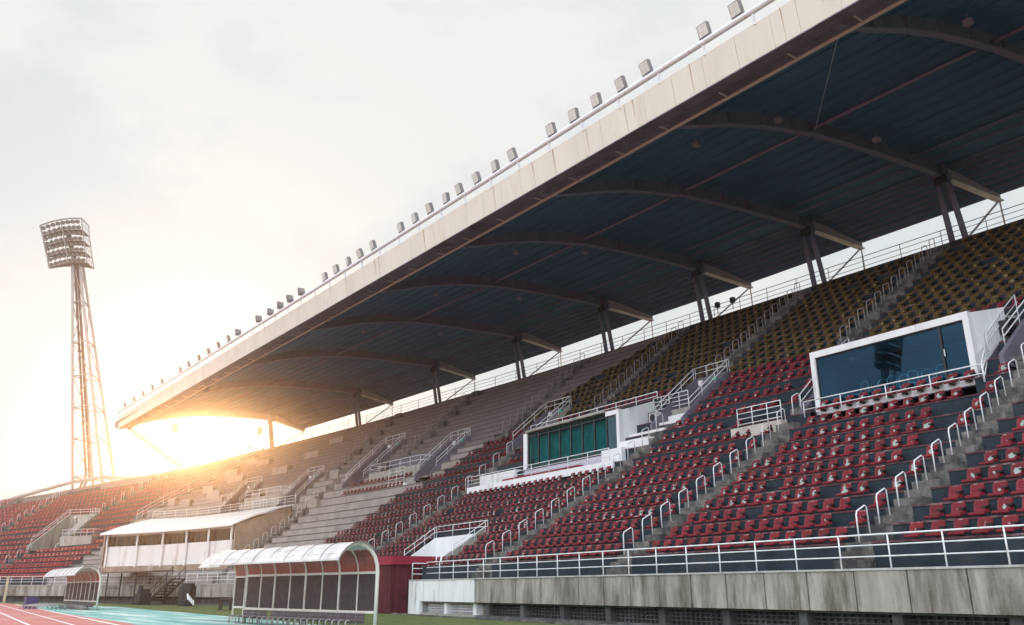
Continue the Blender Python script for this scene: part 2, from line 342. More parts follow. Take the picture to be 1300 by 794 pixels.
# ------------------------------------------------------------------ voids in the terrace
#        s0    s1    w0    w1
VOIDS = [(14.35,20.75,9.25,12.95),(32.75,41.15,9.2,12.95),(36.9,42.7,1.5,3.75),(28.85,31.3,10.4,13.5),(11.5,13.9,9.9,13.4),
         (43.4,46.2,11.4,14.6),(54.0,56.4,10.6,14.0),(56.5,63.2,11.0,13.4),(64.0,66.6,11.0,16.0),(72.2,74.6,9.8,13.4),(74.7,80.0,10.0,13.0),(81.0,83.4,10.3,13.6),
         (70.6,91.5,2.4,9.2),(104.0,108.6,7.0,12.4),(38.5,44.2,-.5,1.6)]
SEATLESS = [(31.2,46.4,7.6,9.3),(29.6,33,9.0,13.3),(21.6,24.5,8.3,9.6)]
def no_seat(s, w): return any(a < s < b and c < w < d for a, b, c, d in SEATLESS)
def in_void(s, w, pad=0): return any(a-pad < s < b+pad and c-.02 < w < d for a, b, c, d in VOIDS)
AISLE = {'A1':lambda w:12.62,'A2':lambda w:22.35-.1*w,'A3':lambda w:32.25-.2*w,'A4':lambda w:50.4-.5*w if w > 0 else 50.4,'A5':lambda w:70.6-.15*w+.0*w,
         'U1':lambda w:22.4,'U2':lambda w:30.4,'U3':lambda w:39.8,'U4':lambda w:49.7,'U5':lambda w:61.8,'U6':lambda w:71.0,'A0':lambda w:4.0,'U0':lambda w:13.5}
LOWA = ['A0','A1','A2','A3','A4','A5']; UPA = ['U0','U1','U2','U3','U4','U5','U6']
EAIS = [lambda w:109.6-.36*w, lambda w:118.0, lambda w:127.0]
def stairline(w): return 104.2-.842*w if w > 10 else 95.8
def aisle_here(s, w):
    for n in (LOWA if w < 12.2 else UPA):
        c = AISLE[n](w)
        if n == 'A2' and w > 8.8: continue
        if n == 'A3' and w > 10.2: continue
        if abs(s-c) < .52: return n
    return None
REDL = [(0,61),(4.4,59.8),(5.9,57.9),(8,57.2),(8.8,56.3),(10.1,52.5),(11.8,51),(13.8,49.8),(19,43.8),(21.5,41),(23,40)]
def seat_limit(w):
    return float(np.interp(w, [a for a, _ in REDL], [b for _, b in REDL]))
# ------------------------------------------------------------------ grandstand terrace
gs = empty('grandstand', 'long curved concrete grandstand of stepped terraces under the big roof', 'grandstand', loc=(30,30,0))
GL = Vector((30,30,0))
def lift(z, s): return 1.72+(z-1.72)*(FT(s)[2]-1.72)/16.28
TZ = []
for k, w in enumerate(ROWS):
    w2 = ROWS[k+1] if k+1 < len(ROWS) else 22.4
    TZ.append(Zw(w+.3*(w2-w)))
TZ.append(TZ[-1]+.5)
def terrace(rows, tz, s_start, s_end, ds, mi_fn, voids=True):
    b = MB(); n = int((s_end-s_start)/ds)
    for k, w in enumerate(rows):
        w2 = rows[k+1] if k+1 < len(rows) else w+(rows[k]-rows[k-1])
        for j in range(n):
            sa, sb = s_start+j*ds, s_start+(j+1)*ds; smid = (sa+sb)/2
            if voids and in_void(smid, (w+w2)/2): continue
            za, zb = lift(tz[k], sa), lift(tz[k], sb)
            lo = 0 if k == 0 or (voids and in_void(smid, (rows[k-1]+w)/2)) else None
            pa = lift(tz[k-1], sa) if k else WT-.02; pb = lift(tz[k-1], sb) if k else WT-.02
            if lo is not None and k: pa -= .7; pb -= .7
            b.m = mi_fn(smid, w, k)
            b.face(pos(sa,w,pa), pos(sb,w,pb), pos(sb,w,zb), pos(sa,w,za))
            b.face(pos(sa,w,za), pos(sb,w,zb), pos(sb,w2,zb), pos(sa,w2,za))
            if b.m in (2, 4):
                b.m = 5; b.hexa([pos(sa,w-.03,za-.09), pos(sb,w-.03,zb-.09), pos(sb,w+.02,zb-.09), pos(sa,w+.02,za-.09), pos(sa,w-.03,za-.03), pos(sb,w-.03,zb-.03), pos(sb,w+.02,zb-.03), pos(sa,w+.02,za-.03)])  # dark strip below each bare tread edge draws a shadow line
            elif b.m == 0:
                b.m = 3; b.hexa([pos(sa,w-.02,za-.045), pos(sb,w-.02,zb-.045), pos(sb,w+.03,zb-.045), pos(sa,w+.03,za-.045), pos(sa,w-.02,za+.006), pos(sb,w-.02,zb+.006), pos(sb,w+.03,zb+.006), pos(sa,w+.03,za+.006)])
    return b
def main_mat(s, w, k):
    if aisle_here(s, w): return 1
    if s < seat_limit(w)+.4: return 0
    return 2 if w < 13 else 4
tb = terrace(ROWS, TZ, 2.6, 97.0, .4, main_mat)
# front walkway and back walkway, rear face
tb.m = 1
for j in range(int((97-2.6)/1.0)):
    sa, sb = 2.6+j, 3.6+j
    if not in_void(sa+.5, .4): tb.face(pos(sa,.15,WT-.02), pos(sb,.15,WT-.02), pos(sb,.75,WT-.02), pos(sa,.75,WT-.02))
    za, zb = lift(TZ[-2], sa), lift(TZ[-2], sb)
    tb.m = 4; tb.face(pos(sa,22.17,za), pos(sb,22.17,zb), pos(sb,23.1,zb), pos(sa,23.1,za)); tb.face(pos(sa,23.1,za), pos(sb,23.1,zb), pos(sb,23.1,0), pos(sa,23.1,0))
    tb.m = 1
o = tb.build('terrace', [seatshade_conc, stepconc, bareconc, nosing, upconc, MATS['shadow_edge']], gs); o.location = -GL
# aisle half steps and rubble blocks on the bare terraces
sb_ = MB()
for n in LOWA+UPA:
    sb_ = MB()
    for k, w in enumerate(ROWS):
        if (n in LOWA) != (w < 12.2) or k+1 >= len(ROWS): continue
        s = AISLE[n](w)
        if in_void(s, w+.3) or (n == 'A2' and w > 8.9) or (n == 'A3' and w > 10.2) or (n == 'A5' and w > 10):
            if sb_.f: o = sb_.build('aisle_step', stepconc, gs); o.location = -GL; sb_ = MB()
            continue
        z0, z1 = lift(TZ[k], s), lift(TZ[k+1], s); w2 = ROWS[k+1]; h = (w2-w)*.5
        P = [pos(s-.42,w2-h,z0), pos(s+.42,w2-h,z0), pos(s+.42,w2+.01,z0), pos(s-.42,w2+.01,z0)]
        sb_.hexa(P+[p+Z3*(z1-z0)*.5 for p in P])
    if n in LOWA and n != 'A5':
        fs_ = MB(); z1 = lift(TZ[0], AISLE[n](.75)); s = AISLE[n](.7)
        for q in (.33,.66):
            P = [pos(s-.45,.75-.3*(1-q)*2,WT), pos(s+.45,.75-.3*(1-q)*2,WT), pos(s+.45,.76,WT), pos(s-.45,.76,WT)]; fs_.hexa(P+[p+Z3*(z1-WT)*q for p in P])
    if n in LOWA and n != 'A5': o = fs_.build('front_step', stepconc, gs); o.location = -GL
    if sb_.f: o = sb_.build('aisle_step', stepconc, gs); o.location = -GL
hb = MB()
for s in (61.8,71.0):
    for k, w in enumerate(ROWS):
        if w < 14.5 or k % 2 == 0: continue
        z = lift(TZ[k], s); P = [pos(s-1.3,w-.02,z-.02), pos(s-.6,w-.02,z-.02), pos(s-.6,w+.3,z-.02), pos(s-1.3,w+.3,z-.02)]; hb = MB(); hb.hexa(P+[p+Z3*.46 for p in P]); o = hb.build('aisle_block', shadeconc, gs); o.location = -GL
random.seed(21)
for (s, w, ds, h) in ((84.5,11.3,1.6,.5),(86.2,12.6,1.9,.55),(88.5,13.9,1.5,.5),(85.3,15.0,2.2,.5),(87.6,16.6,1.7,.55),(83.9,17.6,1.8,.5),(89.6,11.6,1.2,.6),(86.4,18.6,1.6,.5),(92.2,12.2,1.0,.7),(79.4,15.3,2.0,.5),(77.2,17.2,1.8,.5),(69.3,12.6,1.2,.5),(68.0,9.2,1.4,.5),(75.5,19.0,1.8,.5)):
    z = pos(s,w)[2]-.3; P = [pos(s,w,z), pos(s+ds,w,z), pos(s+ds,w+.7,z), pos(s,w+.7,z)]; b = MB(); b.hexa(P+[p+Z3*(h+.45) for p in P]); o = b.build('terrace_block', bareconc, gs); o.location = -GL
# retaining faces inside the terrace voids
vb = MB()
for (a, b_, c, d) in [VOIDS[0], VOIDS[1], VOIDS[7], VOIDS[11]]:
    vb = MB()
    zf = pos(a, c)[2]-.45 if c > 2 else WT
    for s in (a, b_):
        ws = np.linspace(c, d, 7)
        for u, v in zip(ws, ws[1:]): vb.face(pos(s,u,zf-.6), pos(s,v,zf-.6), pos(s,v,None,.02), pos(s,u,None,.02))
    n = max(2, int((b_-a)/1.5)); ss = np.linspace(a, b_, n)
    for u, v in zip(ss, ss[1:]):
        vb.face(pos(u,d,zf-.6), pos(v,d,zf-.6), pos(v,d,None,.1), pos(u,d,None,.1)); vb.face(pos(u,c-.3,zf-.2), pos(v,c-.3,zf-.2), pos(v,d,zf-.2), pos(u,d,zf-.2))
    o = vb.build('recess_wall', purpwall, gs); o.location = -GL
b = MB()
for z0, z1 in ((0,1),):
    ws = np.linspace(.2, 22.9, 20)
    for u, v in zip(ws, ws[1:]): b.face(pos(2.6,u,0), pos(2.6,v,0), pos(2.6,v), pos(2.6,u))
o = b.build('end_wall', upconc, gs); o.location = -GL

# end stand round the bend
es = empty('end_stand', 'far end stand of red seat rows curving round the bend on the left', 'grandstand', loc=(110,15,0)); EL = Vector((110,15,0))
ETZ = [Zw(w+.3) for w in ENDW]; ETZ.append(ETZ[-1]+.6)
def eterrace():
    b = MB(); ds = .8; n = int((136.5-88)/ds)
    for k, w in enumerate(ENDW):
        w2 = w+1.05
        for j in range(n):
            sa, sb = 88+j*ds, 88+(j+1)*ds; smid = (sa+sb)/2
            if smid < stairline(w)+.1 or in_void(smid, w+.5): continue
            top = 21.6-(.0 if smid < 100 else 1.1*((int(smid/7)) % 2))
            za, zb = lift(ETZ[k], sa), lift(ETZ[k], sb); pa = lift(ETZ[k-1], sa) if k else WT; pb = lift(ETZ[k-1], sb) if k else WT
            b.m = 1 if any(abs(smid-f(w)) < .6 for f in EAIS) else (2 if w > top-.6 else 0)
            b.face(pos(sa,w,pa), pos(sb,w,pb), pos(sb,w,zb), pos(sa,w,za)); b.face(pos(sa,w,za), pos(sb,w,zb), pos(sb,w2,zb), pos(sa,w2,za))
    b.m = 2
    for j in range(n):
        sa, sb = 88+j*ds, 88+(j+1)*ds; za, zb = lift(ETZ[-2], sa), lift(ETZ[-2], sb)
        if (sa+sb)/2 > 92: b.face(pos(sa,22.8,za), pos(sb,22.8,zb), pos(sb,22.8,0), pos(sa,22.8,0))
    for j in range(int((136-96)/1.0)):
        sa, sb = 96+j, 97+j; b.face(pos(sa,.15,WT-.02), pos(sb,.15,WT-.02), pos(sb,.76,WT-.02), pos(sa,.76,WT-.02))
    return b
o = eterrace().build('terrace', [seatshade_conc, stepconc, upconc], es); o.location = -EL

# ------------------------------------------------------------------ seats
def seat_proto(full=True):
    """seat in local axes x along row, y outward, z up; uv = (x, z); slot 1 = black arm"""
    W = .2; b = MB(); xs = (-W, -W*.8, W*.8, W) if full else (-W, W)
    # low pan with a turned-down lip, then the back rising from it
    prof = [(.0,.06),(-.012,.085),(.0,.135),(.10,.15),(.19,.165),(.225,.22),(.255,.40),(.275,.44),(.295,.425),(.275,.32),(.25,.20),(.22,.13),(.10,.115),(.03,.10)]
    n = len(prof)
    def P(x, y, z):
        e = abs(x) > W*.9
        if full and e and z > .36: z -= .035
        return (x*(1.08 if z < .14 else (1-.05*max(0,(z-.3)/.1))), y-(.02 if e and z > .17 else 0), z)
    for a, c in zip(xs, xs[1:]):
        for j in range(n):
            (y0, z0), (y1, z1) = prof[j], prof[(j+1) % n]; b.face(P(a,y0,z0), P(c,y0,z0), P(c,y1,z1), P(a,y1,z1))
    for x in (-W, W):
        for q in ((0,1,2,13),(2,3,12,13),(3,4,11,12),(4,5,10,11),(5,6,9,10),(6,7,8,9)):
            b.face(*[P(x, *prof[i]) for i in q])
    if not full:
        b.m = 1; b.box((-.17,.19,.262),(1,0,0),(0,1,0),(0,0,1),.15,.12,.045); b.box((0,.15,.03),(1,0,0),(0,1,0),(0,0,1),.08,.2,.06)
    return b
def add_uv(me):
    uv = me.uv_layers.new(name='local')
    vs = np.array([v.co[:] for v in me.vertices]); li = np.array([l.vertex_index for l in me.loops])
    uv.data.foreach_set('uv', np.stack([vs[li,0], vs[li,2]], 1).ravel())
pb = seat_proto()
def proto_seat(name, m, lab, cat, group):
    e = empty(name, lab, cat, group)
    o = pb.build('shell', m, e); add_uv(o.data)
    q = MB(); q.box((0,.15,.03),(1,0,0),(0,1,0),(0,0,1),.09,.22,.06); q.beam((0,.2,.03),(0,.44,.02),.07,.04); q.build('bracket', black_m, e)
    q = MB(); q.box((-.17,.18,.264),(1,0,0),(0,1,0),(0,0,1),.15,.14,.04); q.beam((-.235,.18,.26),(-.235,.34,.12),.02,.03); q.build('arm', black_m, e)
    return e
seats = {'red':[], 'yel':[], 'far':[]}
def rowseats(w, k, s0, s1, tz, kind, blk, row, gap=None, skip=0.0):
    s = s0; i = 0; a = []
    while s < s1:
        if not in_void(s, w+.35, .25) and not no_seat(s, w+.2): a.append(s)
        d = np.linalg.norm(pos(s+.1,w,0)-pos(s-.1,w,0))/.2; s += .585/d
    a = a[::-1]  # left to right in the picture
    for i, s in enumerate(a):
        if gap == 'R' and len(a)-1-i == 1: continue
        if random.random() < skip: continue
        p = pos(s, w+.20, lift(tz[k], s)); al, d = frame(s)
        seats[kind].append((p, math.atan2(-d[0], d[1]), s, w, blk, row, i+1))
def blocks(w):
    if w < 12.2: L = [(AISLE[n](w), n) for n in LOWA]
    else: L = [(AISLE[n](w), n) for n in UPA]
    return L
BN = {('low',0):'right of the nearest stairs',('low',1):'below the blue box',('low',2):'below left of blue box',('low',3):'beside white tunnel mouth',('low',4):'left of white tunnel',('low',5):'far left block',
      ('up',0):'at the right edge',('up',1):'above the blue box',('up',2):'above left of blue box',('up',3):'above the teal curtains',('up',4):'at far left end'}
for k, w in enumerate(ROWS[:-1]):
    tier = 'low' if w < 12.2 else 'up'; L = blocks(w); lim = seat_limit(w); kind = 'red' if w < 13.05 else 'yel'
    edges = [c for c, _ in L]
    for i in range(len(edges)):
        s0 = edges[i]+.85; s1 = (edges[i+1]-.85) if i+1 < len(edges) else lim
        s1 = min(s1, lim)
        if s1 <= s0: continue
        if tier == 'low' and i == 2 and k > 9: s1 = min(s1, 29.5)
        rowseats(w, k, max(s0, 3.2), s1, TZ, kind, BN.get((tier, i), 'far left block'), k+1, gap='R' if tier == 'low' and 1 <= k <= 12 and i in (1,2) else None, skip=.022 if kind == 'red' else .03)
for k, w in enumerate(ROWS):
    if 9.3 < w < 10.7: rowseats(w, k, 57.6, 65.6, TZ, 'red', 'on bare concrete', k+1)
# end stand
for k, w in enumerate(ENDW):
    if w > 20.9: continue
    ed = sorted([stairline(w)+.6]+[f(w) for f in EAIS]+[136])
    for a, c in zip(ed, ed[1:]):
        if w > 19.6 and int((a+c)/14) % 2: continue
        s = a+.7
        while s < c-.7:
            if not in_void(s, w+.3, .3):
                p = pos(s, w+.3, lift(ETZ[k], s)); al, d = frame(s); seats['far'].append((p, math.atan2(-d[0], d[1]), s, w, '', k, 0))
            s += .62
def visible(p):
    d = p-O3; z = d@cF
    if z < 1: return False
    x, y = 650+FPX*(d@cR)/z, 397-FPX*(d@cU)/z
    return -5 < x < 1305 and -5 < y < 800
ONE = {'red':300, 'yel':300}
def wearof(s, w):
    base = random.gauss(-.03,.10)
    if w < 3.0: base -= .14
    elif w < 9.2: base += .11 if s < 34 else .10
    else: base -= .06
    return max(-.4, min(.3, base))
def scatter(name, items, m, label, cat, group, simple):
    src = seat_proto(False); V = np.array(src.v); nf = len(src.f); vs, fs, uvs, wr, fd = [], [], [], [], []
    for (p, rz, s, w, *_r) in items:
        c, n_ = math.cos(rz), math.sin(rz); i0 = len(vs)*1
        R = np.array([[c,-n_,0],[n_,c,0],[0,0,1]]); q = V@R.T+p; off = sum(len(x) for x in vs) if False else None
        vs.append(q); uvs.append(V); wr.append(wearof(s, w)); fd.append(random.random())
    allv = np.concatenate(vs); nv = len(V); faces = []
    for t in range(len(items)):
        for f in src.f: faces.append(tuple(i+t*nv for i in f))
    me = bpy.data.meshes.new(name); me.from_pydata(allv.tolist(), [], faces); me.materials.append(m); me.materials.append(black_m); me.polygons.foreach_set('material_index', src.mi*len(items)); me.update()
    al = np.concatenate(uvs); li = np.array([l.vertex_index for l in me.loops]); uv = me.uv_layers.new(name='local'); uv.data.foreach_set('uv', np.stack([al[li,0], al[li,2]], 1).ravel())
    for nm, arr in (('wear', wr), ('fade', fd)):
        at_ = me.attributes.new(nm, 'FLOAT', 'POINT'); at_.data.foreach_set('value', np.repeat(arr, nv))
    o = bpy.data.objects.new(name, me); col.objects.link(o); tag(o, label, cat, group, 'stuff'); return o
for kind, nm, m_i, m_s, cname in (('red','red_stadium_chair',red_i,red_s,'red'),('yel','ochre_stadium_chair',yel_i,yel_s,'ochre')):
    it = [q for q in seats[kind]]
    it.sort(key=lambda q: np.linalg.norm(q[0]-O3) if visible(q[0]) else 1e6+np.linalg.norm(q[0]-O3))
    ind, rest = it[:ONE[kind]], it[ONE[kind]:]
    proto = None
    grp = 'red seats in rows nearest the front' if kind == 'red' else 'ochre seats in the nearest upper rows'
    for (p, rz, s, w, blk, row, i) in ind:
        lab = f"{cname} seat, {ordn(row)} row from front, {ordn(i)} from left, {blk}"
        if proto is None:
            proto = proto_seat(nm, m_i, lab, cname+' stadium chair', grp); o = proto; o.location = p; o.rotation_euler = (0,0,rz)
        else: o = copy_tree(proto, p, rz, lab)
        wv, fv = wearof(s, w), random.random()
        for ch in o.children: ch['wear'] = wv; ch['fade'] = fv
    scatter(nm+'_rows', rest, m_s, f'{cname} plastic seats filling the farther rows of the grandstand', 'seats', None, True)
scatter('end_seat_rows', seats['far'], far_s, 'red plastic seats filling the far end stand', 'seats', None, True)

# ------------------------------------------------------------------ hooped handrails on the stairs
hp = MB(); hp.tube([(0,0,-.05),(0,0,.70),(0,.04,.80),(0,.34,.96),(0,.40,.92),(0,.42,.25)], .021, 6)
hoop0 = None; DIM = {}
def hoop(s, w, z, label, grp, m=rail_m):
    global hoop0
    al, d = frame(s); rz = math.atan2(-d[0], d[1]); p = pos(s, w, z)
    if hoop0 is None:
        hoop0 = hp.build('hoop_handrail', rail_m, None, True); tag(hoop0, label, 'handrail', grp); o = hoop0; o.location = p; o.rotation_euler = (0,0,rz)
    else:
        o = hoop0.copy(); col.objects.link(o)
        if m is not rail_m:
            if 'h' not in DIM: DIM['h'] = hoop0.data.copy(); DIM['h'].materials[0] = m
            o.data = DIM['h']
        o.location = p; o.rotation_euler = (0,0,rz); o['label'] = label; o['group'] = grp
    return o
STN = {'A1':'nearest stairs right of the blue box','A2':'stairs left of the blue box','A3':'stairs right of the white tunnel mouth','A4':'stairs left of the white tunnel mouth','A5':'stairs beside the long white building',
       'U0':'upper stairs at the right edge','U1':'upper stairs above the blue box','U2':'upper stairs left of the blue box','U3':'upper stairs above the teal curtains','U4':'upper stairs by the last ochre seats','U5':'bare upper stairs beyond the ochre seats','U6':'farthest bare upper stairs'}
for n in ('A1','A2','A3','A4','A5','U0','U1','U2','U3','U4','U5','U6'):
    c = 0
    for k, w in enumerate(ROWS[:-1]):
        if (n[0] == 'A') != (w < 12.2): continue
        s = AISLE[n](w)
        if in_void(s, w+.2) or (n == 'A1' and w > 9.5) or (n == 'A2' and w > 8.9) or (n == 'A3' and w > 10) or (n == 'A4' and w > 11.4) or (n == 'A5' and (w < 3 or w > 9.8)): continue
        if n[0] == 'U' and w < 13.2: continue
        if n in ('U5','U6') and k % 2: continue
        c += 1
        hoop(s, w+.06, lift(TZ[k], s), f'white hooped handrail, {ordn(c)} up the {STN[n]}', 'hooped handrails on the stairs', rail_m if n[0] == 'A' else dimrail)  # upper white hoops take the dimmer paint, tier shade put into the colour
for j, f in enumerate(EAIS):
    c = 0
    for k, w in enumerate(ENDW):
        if w > 19.8 or in_void(f(w), w+.3) or in_void(f(w)-.6, w+.3): continue
        c += 1
        hoop(f(w), w+.06, lift(ETZ[k], f(w)), f"white hooped handrail, {ordn(c)} up the end stand's {('near','middle','far')[j]} stairs", 'hooped handrails on the stairs')

# ------------------------------------------------------------------ top railing
top_rail = lambda s, h: pos(s, 22.6, lift(TZ[-2], s)+h)
railing('back_railing', top_rail, list(np.arange(3,95.5,2.2)), (.32,.62,.92,1.2), 'grey four bar railing along the back top edge of the grandstand', 'railings along the stand tops', m=dimrail, r=.022)
railing('back_railing', top_rail, list(np.arange(97,136,2.6)), (.4,.75,1.15), 'thin pale railing along the top edge of the end stand', 'railings along the stand tops', m=dimrail, r=.022)

# sloping stair railing that divides the stand from the end stand
stl = lambda w, h: pos(stairline(w), w, None, .35+h)
railing('stair_railing', stl, list(np.arange(10.2,22.2,1.0)), (.15,.5,.9), 'long sloping three bar railing dividing bare terraces from the red end stand', 'long stair railings', posts=list(np.arange(10.2,22.2,2.0)))
railing('stair_railing', lambda w, h: pos(92.6+.25*(w-2), w, None, .5+h), [3.5,5,6.5,8,10.0], (.15,.5,.9), 'sloping railing at the left end of the long white building', 'long stair railings')

# ------------------------------------------------------------------ tunnel mouths (openings in the terraces)
def portal(s0, s1, w0, w1, label, m_in, m_out, par=.32, door=True, sign=True, rails=True, fz=None, back_h=.32, near=None):
    zf = (pos(s0, w0)[2]-.1) if fz is None else fz
    e = empty('stair_tunnel', label, 'tunnel mouth', 'tunnel mouths in the terraces', loc=pos((s0+s1)/2, w0, zf)); L0 = -e.location
    t = .16
    def top(w, p=None): return lift(Zw(w), s0)+(par if p is None else p)
    zt = lift(Zw(w1), s0)+back_h
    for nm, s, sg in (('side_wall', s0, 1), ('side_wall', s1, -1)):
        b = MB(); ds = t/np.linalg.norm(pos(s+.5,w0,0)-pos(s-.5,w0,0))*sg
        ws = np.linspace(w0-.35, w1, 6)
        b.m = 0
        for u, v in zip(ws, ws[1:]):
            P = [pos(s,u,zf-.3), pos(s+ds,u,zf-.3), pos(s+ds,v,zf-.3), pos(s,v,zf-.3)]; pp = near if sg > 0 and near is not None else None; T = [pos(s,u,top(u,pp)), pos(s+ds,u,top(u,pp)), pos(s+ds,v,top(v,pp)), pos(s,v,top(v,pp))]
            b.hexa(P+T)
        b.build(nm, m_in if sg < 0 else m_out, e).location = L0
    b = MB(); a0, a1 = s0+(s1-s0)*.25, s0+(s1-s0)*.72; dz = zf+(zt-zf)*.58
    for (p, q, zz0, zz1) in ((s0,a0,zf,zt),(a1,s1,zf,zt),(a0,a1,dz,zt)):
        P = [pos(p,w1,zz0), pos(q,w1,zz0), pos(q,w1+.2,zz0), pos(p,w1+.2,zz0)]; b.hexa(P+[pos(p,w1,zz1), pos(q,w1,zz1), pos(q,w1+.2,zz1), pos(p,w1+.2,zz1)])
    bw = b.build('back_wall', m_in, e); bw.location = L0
    b = MB(); P = [pos(a0,w1+.21,zf), pos(a1,w1+.21,zf), pos(a1,w1+.3,zf), pos(a0,w1+.3,zf)]; b.hexa(P+[p+Z3*(dz-zf) for p in P]); b.build('doorway_dark', black_m, bw)  # black slab paints the darkness inside the opening
    b = MB(); P = [pos(s0,w0,zf-.15), pos(s1,w0,zf-.15), pos(s1,w1,zf-.15), pos(s0,w1,zf-.15)]; b.hexa(P+[p+Z3*.16 for p in P]); b.build('floor_slab', stepconc, e).location = L0
    if sign:
        b = MB(); a, d = frame(s0); b.box(pos(s0+(s1-s0)*.38,w1-.05,zt-.22), v3(a,0), v3(d,0), Z3, .34, .06, .17); b.build('exit_sign', green_m, bw)
        b = MB(); b.box(pos(s0+(s1-s0)*.78,w1-.08,zt-.3), v3(a,0), v3(d,0), Z3, .24, .12, .26); b.build('lamp_box', whitewall, bw)
    if rails:
        b = MB()
        for h in (.32,.62):
            b.tube([pos(s0,w0+.1,top(w0+.1)+h*.9), pos(s0,w1-.05,top(w1)+h*.9), pos(s0,w1+.1,zt+h)], .022); b.tube([pos(s1,w0+.1,top(w0+.1)+h*.9), pos(s1,w1-.05,top(w1)+h*.9), pos(s1,w1+.1,zt+h)], .022)
            b.tube([pos(s0,w1+.1,zt+h), pos(s1,w1+.1,zt+h)], .022)
        for s in (s0, s1):
            for w in np.linspace(w0+.1, w1-.05, 4): b.tube([pos(s,w,top(w)), pos(s,w,top(w)+.62*.9)], .018)
        for s in np.linspace(s0, s1, 4): b.tube([pos(s,w1+.1,zt), pos(s,w1+.1,zt+.62)], .018)
        b.build('guard_rail', rail_m, e, True).location = L0
    return e
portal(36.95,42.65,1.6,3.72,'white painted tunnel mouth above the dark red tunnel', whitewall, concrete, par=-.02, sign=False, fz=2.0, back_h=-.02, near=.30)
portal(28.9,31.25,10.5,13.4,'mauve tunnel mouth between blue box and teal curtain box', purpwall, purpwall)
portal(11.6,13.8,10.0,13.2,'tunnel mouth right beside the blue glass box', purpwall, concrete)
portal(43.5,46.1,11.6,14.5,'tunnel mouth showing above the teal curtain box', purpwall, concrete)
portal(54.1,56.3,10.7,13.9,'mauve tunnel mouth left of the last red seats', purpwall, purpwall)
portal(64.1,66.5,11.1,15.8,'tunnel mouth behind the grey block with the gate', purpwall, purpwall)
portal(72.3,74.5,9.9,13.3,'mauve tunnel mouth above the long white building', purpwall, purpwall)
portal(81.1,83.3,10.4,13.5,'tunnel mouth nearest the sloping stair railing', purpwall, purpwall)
portal(104.1,108.5,7.1,12.3,'pale tunnel mouth in the red end stand', concrete, concrete, par=.45)

# grey blocks (platform boxes) with rail and gate
def block(s0, s1, w0, w1, z1, label, gate=True):
    e = empty('concrete_block', label, 'concrete block', 'grey blocks on the bare terraces', loc=pos(s0,w0,0)); L0 = -e.location
    zf = pos(s0,w0)[2]-.9; b = MB(); ss = np.linspace(s0, s1, 4)
    for a, q in zip(ss, ss[1:]):
        P = [pos(a,w0,zf), pos(q,w0,zf), pos(q,w1,zf), pos(a,w1,zf)]; b.hexa(P+[p*np.array([1,1,0])+Z3*z1 for p in P])
    b.build('body', concrete, e).location = L0
    b = MB()
    for h in (.35,.7): b.tube([pos(s0,w0+.1,z1+h), pos(s1,w0+.1,z1+h)], .022); b.tube([pos(s1,w0+.1,z1+h), pos(s1,w1,z1+h)], .022); b.tube([pos(s0,w0+.1,z1+h), pos(s0,w1,z1+h)], .022)
    for s in np.linspace(s0, s1, 6): b.tube([pos(s,w0+.1,z1), pos(s,w0+.1,z1+.7)], .02)
    b.build('guard_rail', rail_m, e, True).location = L0
    if gate:
        b = MB(); g0, g1 = s0+.9, s0+2.9; zz = pos(s0,w0-.8)[2]+.15
        for h in np.linspace(0,1.1,5): b.tube([pos(g0,w0-.75,zz+h), pos(g1,w0-.75,zz+h)], .022)
        for s in (g0,(g0+g1)/2,g1): b.tube([pos(s,w0-.75,zz-.3), pos(s,w0-.75,zz+1.1)], .022)
        b.build('gate', rail_m, e, True).location = L0
        b = MB(); P = [pos(g0-.3,w0-.85,zz-.9), pos(g1+.3,w0-.85,zz-.9), pos(g1+.3,w0-.6,zz-.9), pos(g0-.3,w0-.6,zz-.9)]; b.hexa(P+[p+Z3*.75 for p in P]); b.build('gate_kerb', whitewall, e).location = L0
    return e
block(56.55,63.1,11.0,13.3,10.22,'grey concrete block with a white gate beside the bare terraces')
block(74.75,79.9,10.05,12.9,9.75,'sunlit grey block with gate above the long white building')
block(99.0,104.0,7.2,8.6,6.75,'low grey concrete block beside the tunnel in the end stand', gate=False)

# ------------------------------------------------------------------ blue glass box
def lin(s0, s1, w):
    a = pos(s0,w,0); b = pos(s1,w,0); L = np.linalg.norm(b-a); d = (b-a)/L; n = np.array([d[1],-d[0],0]); n = n if n[1] < 0 else -n
    return a, d, -n, L     # origin, along, inward, length
a, d, n, L = lin(14.4,20.62,9.3)
bx = empty('glass_box', 'white framed commentary box with dark blue glass front', 'commentary box', 'commentary boxes on the stand', loc=a); BL = -bx.location
P_ = lambda t, y, z: a+d*t+n*y+Z3*z
z0, z1 = 8.0, 10.34
sk = frame(14.4)[1]
sd = v3(sk,0)
b = MB()
b.hexa([P_(-.06,0,z1-.26),P_(L+.1,0,z1-.26),P_(L+.1,.25,z1-.26),P_(-.06,.25,z1-.26),P_(-.06,0,z1),P_(L+.1,0,z1),P_(L+.1,.25,z1),P_(-.06,.25,z1)])
for t0, t1 in ((-.06,.15),(L-.12,L+.1)): b.hexa([P_(t0,0,z0-.25),P_(t1,0,z0-.25),P_(t1,.25,z0-.25),P_(t0,.25,z0-.25),P_(t0,0,z1-.262),P_(t1,0,z1-.262),P_(t1,.25,z1-.262),P_(t0,.25,z1-.262)])
b.hexa([P_(.15,0.02,z0-.25),P_(L-.12,0.02,z0-.25),P_(L-.12,.25,z0-.25),P_(.15,.25,z0-.25),P_(.15,0.02,z0+.05),P_(L-.12,0.02,z0+.05),P_(L-.12,.25,z0+.05),P_(.15,.25,z0+.05)])
b.build('front_frame', whitewall, bx).location = BL
